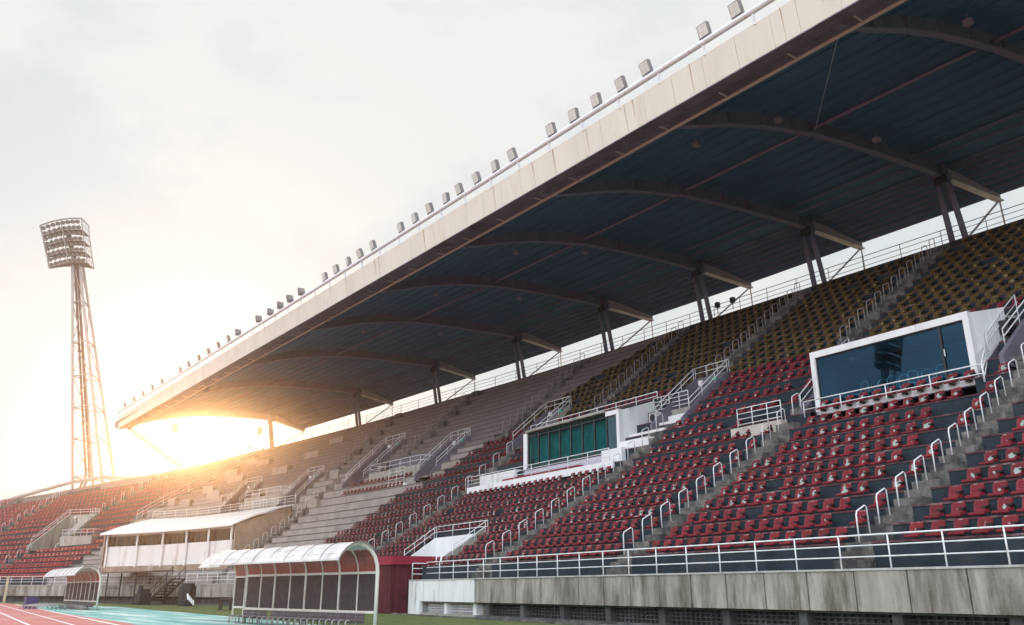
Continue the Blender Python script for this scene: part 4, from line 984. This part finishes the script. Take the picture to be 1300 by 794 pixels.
# things hanging under the roof end and on the back railing
def hung(name, p, top, sx, sy, sz, label):
    e = empty(name, label, 'loudspeaker', 'loudspeakers about the roof', loc=p)
    b = MB(); b.box((0,0,-sz/2), (.95,.3,0), (-.3,.95,0), Z3, sx, sy, sz); b.build('cabinet', dark_m, e)
    b = MB(); b.tube([(0,0,0), (0,0,top-p[2])], .03); b.build('hanger', dark_m, e)
hung('hanging_speaker', at(223,539,112), at(223,539,112)[2]+.9, .8,.7,1.0, 'brown speaker box hanging under the left end of the roof')
hung('hanging_speaker', at(330,543,112), at(330,543,112)[2]+.8, .6,.6,.9, 'speaker box hanging near the last pair of roof columns')
for i, s in enumerate((37.8,36.5,90.6)):
    p = pos(s,22.5,lift(TZ[-2],s)+.95); b = MB(); b.box((0,0,.2),(.94,.3,0),(-.3,.94,0),Z3,.28,.25,.34); b.tube([(0,0,-.4),(0,0,.1)],.03)
    o = b.build('rail_speaker', black_m, None, False); o.location = p; tag(o, f'small black speaker on the back railing, {ordn(i+1)} along', 'loudspeaker', 'speakers on the back railing')
# leaning pole beyond the roof corner
pl = empty('leaning_pole', 'long pale pole leaning out from the end stand beyond the roof corner', 'pole', loc=at(228,600,118)); p0 = at(228,592,118)-at(228,600,118); p1 = at(158,540,121)-at(228,600,118)
b = MB(); b.tube([p0, p1], .2, 8)
for t in (.2,.45,.7,.9): q = p0+(p1-p0)*t; b.tube([q-(p1-p0)*.006, q+(p1-p0)*.006], .27, 8)
b.build('shaft', mat('tan_pole_paint',(.34,.22,.14),.6,.2,2), pl)
b = MB(); b.tube([p0, p0+np.array([-1.2,.6,-1.0]), p0+np.array([-1.3,.7,-2.6])], .1, 6); b.tube([p0, p0+np.array([.9,-.6,-1.0]), p0+np.array([1.1,-.7,-2.6])], .1, 6); b.build('foot', MATS['tan_pole_paint'], pl)

# ------------------------------------------------------------------ floodlight towers
def tower(name, label, D=150., xf=None):
    tw = empty(name, label, 'floodlight tower', 'floodlight towers')
    A = lambda x, y, dd=0: at(x, y, D+dd)
    org = A(115,640)*np.array([1,1,0]); tw.location = org
    W_ = lambda p: p-org
    legs = [((92,327,1),(92,612,0)),((100,327,2),(129,606,0)),((104,330,4),(147,620,6)),((97,330,5),(118,615,7))]
    ends = []
    for (t, bt) in legs:
        p, q = W_(A(t[0],t[1],t[2])), W_(A(bt[0],bt[1],bt[2])); ends.append((p, q)); b = MB(); b.tube([p+(q-p)*0, q+(q-p)*.0, q+(q-p)*.35], .24, 8); b.build('leg', steel_m, tw, True)
    b = MB(); fr = (0.02,.2,.38,.53,.67,.81,.98)
    f = lambda i, t: ends[i][0]+(ends[i][1]-ends[i][0])*t
    for j, t in enumerate(fr):
        for i, k in ((0,1),(1,2),(2,3),(3,0)): b.tube([f(i,t), f(k,t)], .12, 6)
        if j:
            for i, k in ((0,1),(1,2),(3,0)): b.tube([f(i,fr[j-1]), f(k,t)] if j % 2 else [f(k,fr[j-1]), f(i,t)], .08, 5)
    b.build('bracing', steel_m, tw)
    b = MB()
    for o_ in (0, .9):
        p, q = W_(A(94.5+o_*4,330,2)), W_(A(109+o_*5,604,3)); b.tube([p, q, q+np.array([-.6,-1.5,-4.5])], .22, 5)
        n_ = 26
    b.build('cable_run', mat('dark_red_cable',(.13,.07,.075),.7,.3,4), tw)
    b = MB()
    for q, r_ in (((92,612,0),(-12,641,2)),((129,606,0),(200,607,3)),((92,612,0),(129,606,0))): b.tube([W_(A(*q)), W_(A(*r_))], .34, 8)
    b.build('base_strut', steel_m, tw, True)
    LF = [(50.6,286.7),(54.1,300.3),(56.6,313.4),(59.7,326.5),(62.2,340.6)]; RFt = [(103.5,277.6),(104.5,292.2),(106.5,306.3),(108.2,320.4),(110.6,334.0)]
    back = W_(A(114.6,288.7,6))-W_(A(103.5,277.6,2))
    lv = []
    for (l, r) in zip(LF, RFt):
        p, q = W_(A(*l,-2)), W_(A(*r,2)); m_ = (p+q)/2+Z3*.4-back*.05; lv.append((p, m_, q))
    def fpt(i, t):
        p, m_, q = lv[i]; c = m_*2-(p+q)/2; return (1-t)**2*p+2*t*(1-t)*c+t*t*q
    for i in range(5):
        b = MB()
        for t0, t1 in zip(np.linspace(0,1,7), np.linspace(0,1,7)[1:]):
            p, q = fpt(i,t0), fpt(i,t1); k = .45 if i in (0,) else 1.
            b.hexa([p, q, q+back*k*(.1+.7*t1), p+back*k*(.1+.7*t0), p+Z3*.1, q+Z3*.1, q+back*k*(.1+.7*t1)+Z3*.1, p+back*k*(.1+.7*t0)+Z3*.1]) if i else b.beam(p, q, .2, .2)
        b.build('platform', grate_m, tw)
    b = MB()
    for t in (0,.5,1.): b.tube([fpt(i,t) for i in range(5)], .10, 5)
    b.tube([fpt(i,1)+back*.8 for i in range(5)], .10, 5); b.tube([fpt(i,0)+back*.1 for i in range(5)], .07, 5); b.tube([fpt(0,1), fpt(0,1)+back*.8], .1, 5)
    for i in range(4):
        for t0, t1 in zip(np.linspace(0,1,9), np.linspace(0,1,9)[1:]): b.tube([fpt(i,t0), fpt(i+1,t1)], .035, 4)
        for t in np.linspace(0,1,5): b.tube([fpt(i+1,1)+back*.8*t, fpt(i,1)+back*.8*t], .04, 4)
        b.tube([fpt(i,1)*.5+fpt(i+1,1)*.5, fpt(i,1)*.5+fpt(i+1,1)*.5+back*.8], .04, 4)
    b.build('head_frame', steel_m, tw)
    b = MB()
    m0, m1 = fpt(0,.55)+back*.3, fpt(4,.62)+back*.3; b.beam(m0+(m1-m0)*.3, m1, .7, .5); b.build('mast_cable_box', dark_m, tw)
    fd = -back/np.linalg.norm(back); fd = fd+np.array([0,0,-.35]); fd /= np.linalg.norm(fd)
    lm = MB(); lm.tube([-fd*.25, fd*.05, fd*.2], .36, 10); lo = None
    for i in range(4):
        for r_ in range(2):
            for j in range(8):
                t = .04+j*.119+.015*r_; p = fpt(i,t)*(1-(.22+.5*r_))+fpt(i+1,t)*(.22+.5*r_)+back*.1
                if lo is None: lo = lm.build('lamp', mat('tower_lamp_casing', (.17,.145,.125), .4, .3, 5), tw); o = lo
                else: o = lo.copy(); col.objects.link(o); o.parent = tw
                o.location = p
    return tw
tower('floodlight_tower', 'tall pale lattice floodlight tower rising behind the red end stand')
# its twin on the other side of the field, seen mirrored in the blue glass
t2 = tower('floodlight_tower', 'floodlight tower across the field mirrored in the blue glass box')
P0 = np.array([15.5,29.5,9.67]); rdir = np.array([.558,-.792,.249]); hd = P0+rdir*150
hv = np.array(at(83,310,150)); t2.rotation_euler = (0,0,rad(-95)); Rm = Matrix.Rotation(rad(-95), 3, 'Z')
off = Rm@Vector(hv-np.array(t2.location)); t2.location = Vector((hd[0]-off[0], hd[1]-off[1], hd[2]-off[2]))

# ------------------------------------------------------------------ dugouts
DP = [(0,0),(0,1.62),(.03,1.85),(.12,2.08),(.28,2.27),(.5,2.40),(.76,2.45),(1.0,2.40),(1.22,2.27),(1.38,2.1),(1.47,1.95)]
def dugout(name, label, p0, ang, Lg, bays, full=True, seats_n=0, lowroof=0):
    e = empty(name, label, 'dugout', 'team dugouts by the track', loc=(p0[0],p0[1],0), rz=ang)   # local x along, -y to the field
    n = bays
    b = MB(); k0 = 2
    for j in range(n*2):
        xa, xb = -.12+(Lg+.24)*j/(n*2), -.12+(Lg+.24)*(j+1)/(n*2)
        for (ya, za), (yb, zb) in zip(DP[4:], DP[5:]):
            b.hexa([(xa+.01,-ya,za+.02),(xb-.01,-ya,za+.02),(xb-.01,-yb,zb+.02),(xa+.01,-yb,zb+.02),(xa+.01,-ya*1.0,za+.045),(xb-.01,-ya,za+.045),(xb-.01,-yb-.01,zb+.045),(xa+.01,-yb-.01,zb+.045)])
        pass
    b.beam((-.12,-1.49,1.965),(Lg+.12,-1.49,1.965),.06,.05); b.build('roof_sheet', poly_m, e)
    for j in range(n*2):
        xa = -.12+(Lg+.24)*j/(n*2); b = MB(); b.tube([(xa,-y,z+.052) for y, z in DP[4:]], .02, 5); b.build('roof_rib', MATS['grey_rib'], e)
    b = MB()
    for j in range(n*2):
        xa, xb = Lg*j/(n*2), Lg*(j+1)/(n*2)
        for (ya, za), (yb, zb) in zip(DP[1:4], DP[2:5]): b.face((xa+.02,-ya+.01,za),(xb-.02,-ya+.01,za),(xb-.02,-yb+.01,zb),(xa+.02,-yb+.01,zb))
    b.build('red_back_sheet', redpoly, e)
    for j in range(n+1):
        x = Lg*j/n; b = MB(); b.tube([(x,-y,z) for y, z in DP], .045 if j else .06, 8); b.build('frame_arch', frame_m, e, True)
    b = MB()
    for z in (1.62,.48): b.beam((0,0,z),(Lg,0,z),.06,.07)
    for j in range(n):
        x = Lg*(j+.5)/n; b.tube([(x,-y,z) for y, z in DP[:7]], .022, 6)
    b.build('back_rail', frame_m, e)
    b = MB()
    for j in range(n*2):
        xa, xb = Lg*j/(n*2)+.05, Lg*(j+1)/(n*2)-.05; b.box(((xa+xb)/2,.015,1.05),(1,0,0),(0,1,0),(0,0,1),xb-xa,.01,1.06)
        for z in np.arange(.56,1.58,.052): b.box(((xa+xb)/2,.0,z),(1,0,0),(0,1,0),(0,0,1),xb-xa,.012,.016)
    b.build('mesh_panel', mesh_m, e)
    if full:
        for (xa, xb) in ((.45,Lg*.74),(Lg*.78,Lg-.1)):
            b = MB()
            for z in (.20,.30,.40): b.box(((xa+xb)/2,-.10,z),(1,0,0),(0,1,0),(0,0,1),xb-xa,.03,.088)
            b.build('bench_back', plank_m, e)
            b = MB()
            for y in (.2,.33,.46): b.box(((xa+xb)/2,-y-.1,.24-.0),(1,0,0),(0,1,0),(0,0,1),xb-xa,.115,.03)
            b.build('bench_seat', plank_m, e)
            k = int((xb-xa)/.34)
            for j in range(k):
                x = xa+.1+(xb-xa-.2)*j/max(1,k-1); b = MB(); b.tube([(x,-.3,0),(x,-.3,.22),(x,-.62,.26),(x,-.68,.22),(x,-.68,0)], .022, 6); b.build('bench_leg', steel_m, e, True)
    return e
pA = np.array([23.5,12.85]); pB = np.array([31.6,11.9]); ang = math.atan2(pB[1]-pA[1], pB[0]-pA[0])
dugout('team_dugout', 'large white arched team dugout with dark mesh back nearest the camera', pA, ang, np.linalg.norm(pB-pA), 4)
pC = at(302,800,34.5)[:2]
dugout('team_dugout', 'short arched canopy showing behind the left end of the big dugout', tuple(at(320,795,31.6)[:2]), 0.0, 2.2, 1, full=False)
pD = np.array([56.75,12.35]); pE = pD+np.array([3.6,.5])
dugout('team_dugout', 'small arched dugout far away at the edge of the red track', pD, 0.0, 9.6, 4)
# navy crate and hurdles by the far dugout
b = MB(); b.box((0,0,.35),(1,0,0),(0,1,0),(0,0,1),1.0,.7,.7); b.box((0,0,.72),(1,0,0),(0,1,0),(0,0,1),1.06,.76,.05); o = b.build('equipment_crate', navy_m); o.location = (63.5,9.9,0); tag(o, 'dark navy equipment crate at the left end of the far dugout', 'crate')
hd0 = None
for i in range(5):
    b = MB(); b.tube([(0,-1.6,.03),(0,-1.5,.22),(0,-.1,.34),(0,0,.03)], .035, 6); b.tube([(-.5,-.9,.27),(.5,-.9,.27)], .03, 6)
    if hd0 is None: hd0 = b.build('bench_frame', steel_m, None, True); o = hd0; tag(o, None, 'bench frame', 'low frames before the far dugout')
    else: o = hd0.copy(); col.objects.link(o)
    o.location = (57.2+1.3*i,10.75,0); o['label'] = f'low bent metal bench frame before the far dugout, {ordn(i+1)} from the right'

# ------------------------------------------------------------------ small things along the far wall
sh = empty('steel_shelter', 'dark open steel shelter with a sloping roof by the far wall', 'shelter', loc=(80.5,20.3,0))
for x in (-5.0,-.2,4.6):
    for y in (-1.2,1.2):
        b = MB(); b.beam((x,y,0),(x,y,2.55+.0*x),.1,.1); b.build('post', dark_m, sh)
b = MB(); b.hexa([(-5.4,-1.7,2.45),(5.4,-1.7,2.6),(5.4,1.6,2.75),(-5.4,1.6,2.62),(-5.4,-1.7,2.56),(5.4,-1.7,2.68),(5.4,1.6,2.83),(-5.4,1.6,2.75)]); b.build('roof', mat('rusty_sheet',(.13,.08,.06),.8,.3,2), sh)
b = MB(); b.beam((-5,-1.2,.15),(4.6,-1.2,.15),.1,.1); b.beam((.1,-1.2,1.3),(4.6,-1.2,1.3),.07,.07); b.build('cross_bar', dark_m, sh)
st = empty('metal_staircase', 'dark metal steps climbing over the far wall beside the shelter', 'staircase', loc=(73.2,21.3,0))
b = MB()
for y in (-.5,.5): b.beam((4.2,y,.25),(-1.6,y,2.0),.07,.2)
b.build('stringer', dark_m, st)
for i in range(8):
    b = MB(); b.box((4.0-.75*i,0,.35+.23*i),(1,0,0),(0,1,0),(0,0,1),.5,1.0,.09); b.build('tread', dark_m, st)
b = MB()
for y in (-.5,.5):
    b.tube([(4.3,y,1.1),(-1.6,y,2.9)], .03); b.tube([(4.3,y,.75),(-1.6,y,2.5)], .025)
    for t in np.linspace(0,1,5): b.tube([(4.2-5.8*t,y,.25+1.75*t),(4.2-5.8*t,y,1.1+1.8*t)], .028)
b.build('handrail', dark_m, st)
b = MB(); b.box((0,0,.45),(1,0,0),(0,1,0),(0,0,1),1.6,.9,.9); b.box((.1,0,1.05),(1,0,0),(0,1,0),(0,0,1),.9,.7,.35); b.tube([(-.3,-.3,.9),(-.3,-.3,1.5)],.18,8); o = b.build('covered_machine', black_m); o.location = (75.8,19.9,0); tag(o, 'black covered machine standing under the metal steps', 'machine')
b = MB(); b.tube([(0,0,0),(0,0,.1),(0,0,1.35),(0,0,1.42)],.62,14); b.tube([(0,0,1.42),(0,0,1.62)],.5,14); o = b.build('water_barrel', black_m); o.location = (67.6,20.9,0); tag(o, 'tall black barrel standing against the far wall', 'barrel')
b = MB()
for i in range(4): b.beam((-.6+.05*i,0-.12*i,.12+.12*i),(.5+.1*i,.3-.12*i,.45+.14*i),.1,.04)
o = b.build('plank_pile', whitewall); o.location = (64.6,20.3,0); tag(o, 'white slatted board leaning beside the black barrel', 'boards')
tbn = empty('wooden_table', 'small dark table on the grass behind the big dugout', 'table', loc=(52.0,18.4,0))
b = MB(); b.box((0,0,.62),(.92,.39,0),(-.39,.92,0),Z3,2.0,.75,.06); b.build('top', wood_m, tbn)
for x in (-.9,.9):
    for y in (-.3,.3): b = MB(); c_ = np.array([.92,.39,0])*x+np.array([-.39,.92,0])*y; b.beam(c_, c_+Z3*.6,.08,.08); b.build('leg', wood_m, tbn)
b = MB(); b.beam((0,0,0),(0,0,2.35),.2,.2); b.box((0,0,2.38),(1,0,0),(0,1,0),(0,0,1),.26,.26,.06)
o = b.build('marker_post', mat('cream_post_paint',(.6,.5,.35),.7,.15,2)); o.location = gz(13,759)[0]*.8, gz(13,759)[1]*.8, 0
o.location = (98.5,13.0,0); tag(o, 'thin cream post standing before the far wall under the end stand', 'post')

# ------------------------------------------------------------------ air
hz = MB(); X0, X1, Y0, Y1, Z0, Z1 = -60, 240, -190, 110, -1.1, 95
hz.hexa([(X0,Y0,Z0),(X1,Y0,Z0),(X1,Y1,Z0),(X0,Y1,Z0),(X0,Y0,Z1),(X1,Y0,Z1),(X1,Y1,Z1),(X0,Y1,Z1)])
hm = bpy.data.materials.new('warm_haze'); hm.use_nodes = True; nt = hm.node_tree; nt.nodes.remove(nt.nodes['Principled BSDF'])
pv = nt.nodes.new('ShaderNodeVolumePrincipled'); pv.inputs['Color'].default_value = (.93,.94,.96,1); pv.inputs['Density'].default_value = .00062; pv.inputs['Anisotropy'].default_value = .92
nt.links.new(pv.outputs[0], nt.nodes['Material Output'].inputs['Volume'])
tag(hz.build('haze', hm), 'thin warm haze filling the stadium air', 'haze', kind='stuff')

# ------------------------------------------------------------------ sky, sun, camera
w = bpy.data.worlds.new('World'); C.world = w; w.use_nodes = True; nt = w.node_tree; N = nt.nodes; L_ = nt.links
sund = ray(250,548); sund = sund/np.linalg.norm(sund)
el = math.asin(sund[2]); az = math.atan2(sund[0], sund[1])
sky = N.new('ShaderNodeTexSky'); sky.sky_type = 'NISHITA'; sky.sun_disc = False; sky.sun_elevation = el; sky.sun_rotation = az; sky.dust_density = 2.0
tc = N.new('ShaderNodeTexCoord'); mp = N.new('ShaderNodeMapping'); mp.inputs['Scale'].default_value = (1.6,1.6,3.0); mp.inputs['Location'].default_value = (.35,.1,.2)
n1 = N.new('ShaderNodeTexNoise'); n1.inputs['Scale'].default_value = 1.5; n1.inputs['Detail'].default_value = 8; n1.inputs['Roughness'].default_value = .55
L_.new(tc.outputs['Generated'], mp.inputs['Vector']); L_.new(mp.outputs['Vector'], n1.inputs['Vector'])
r = N.new('ShaderNodeValToRGB'); r.color_ramp.elements[0].position = .42; r.color_ramp.elements[0].color = (7.7,8.15,8.4,1); r.color_ramp.elements[1].position = .53; r.color_ramp.elements[1].color = (9.15,9.15,8.95,1)
L_.new(n1.outputs['Fac'], r.inputs['Fac'])
mx = N.new('ShaderNodeMix'); mx.data_type = 'RGBA'; mx.inputs['Factor'].default_value = .96
nm = N.new('ShaderNodeVectorMath'); nm.operation = 'DOT_PRODUCT'; nm.inputs[1].default_value = (-.44,-.60,.67); L_.new(tc.outputs['Generated'], nm.inputs[0])
mr = N.new('ShaderNodeMapRange'); mr.interpolation_type = 'SMOOTHSTEP'; mr.inputs['From Min'].default_value = .12; mr.inputs['From Max'].default_value = .85; mr.inputs['To Min'].default_value = 1.0; mr.inputs['To Max'].default_value = 2.9; L_.new(nm.outputs['Value'], mr.inputs['Value'])
nm2 = N.new('ShaderNodeVectorMath'); nm2.operation = 'DOT_PRODUCT'; nm2.inputs[1].default_value = tuple(map(float, sund)); L_.new(tc.outputs['Generated'], nm2.inputs[0])
mr2 = N.new('ShaderNodeMapRange'); mr2.interpolation_type = 'SMOOTHSTEP'; mr2.inputs['From Min'].default_value = .93; mr2.inputs['From Max'].default_value = .99; mr2.inputs['To Min'].default_value = 0; mr2.inputs['To Max'].default_value = .04; L_.new(nm2.outputs['Value'], mr2.inputs['Value'])
ad = N.new('ShaderNodeMath'); ad.operation = 'ADD'; L_.new(mr.outputs['Result'], ad.inputs[0]); L_.new(mr2.outputs['Result'], ad.inputs[1])
vs_ = N.new('ShaderNodeVectorMath'); vs_.operation = 'SCALE'; L_.new(mx.outputs['Result'], vs_.inputs[0]); L_.new(ad.outputs[0], vs_.inputs['Scale'])
L_.new(sky.outputs['Color'], mx.inputs['A']); L_.new(r.outputs['Color'], mx.inputs['B']); tn_ = N.new('ShaderNodeMapRange'); tn_.inputs['From Min'].default_value = 1.0; tn_.inputs['From Max'].default_value = 2.9; L_.new(mr.outputs['Result'], tn_.inputs['Value'])
tm = N.new('ShaderNodeMix'); tm.data_type = 'RGBA'; tm.blend_type = 'MULTIPLY'; L_.new(tn_.outputs['Result'], tm.inputs['Factor']); L_.new(vs_.outputs['Vector'], tm.inputs['A']); tm.inputs['B'].default_value = (.93,.99,1.09,1)
L_.new(tm.outputs['Result'], N['Background'].inputs['Color']); N['Background'].inputs['Strength'].default_value = .1
sl = bpy.data.lights.new('sun', 'SUN'); sl.energy = 2.0; sl.angle = rad(2.0); sl.color = (1,.50,.20)
so = bpy.data.objects.new('sun', sl); col.objects.link(so); so.rotation_euler = Vector(sund).to_track_quat('Z','Y').to_euler(); so.location = (0,0,60)
cam = bpy.data.cameras.new('camera'); co = bpy.data.objects.new('camera', cam); col.objects.link(co); C.camera = co
cam.sensor_width = 36; cam.lens = 36*FPX/1300; cam.clip_end = 2000; cam.clip_start = .05
co.matrix_world = Matrix(((cR[0],cU[0],-cF[0],0),(cR[1],cU[1],-cF[1],0),(cR[2],cU[2],-cF[2],CAMH),(0,0,0,1)))
C.view_settings.view_transform = 'Standard'; C.view_settings.look = 'None'; C.view_settings.exposure = 0.0; C.view_settings.gamma = 1
C.cycles.use_denoising = True; C.cycles.max_bounces = 6; C.cycles.diffuse_bounces = 3; C.cycles.glossy_bounces = 3; C.cycles.transparent_max_bounces = 10; C.cycles.volume_bounces = 0
C.cycles.caustics_reflective = False; C.cycles.caustics_refractive = False
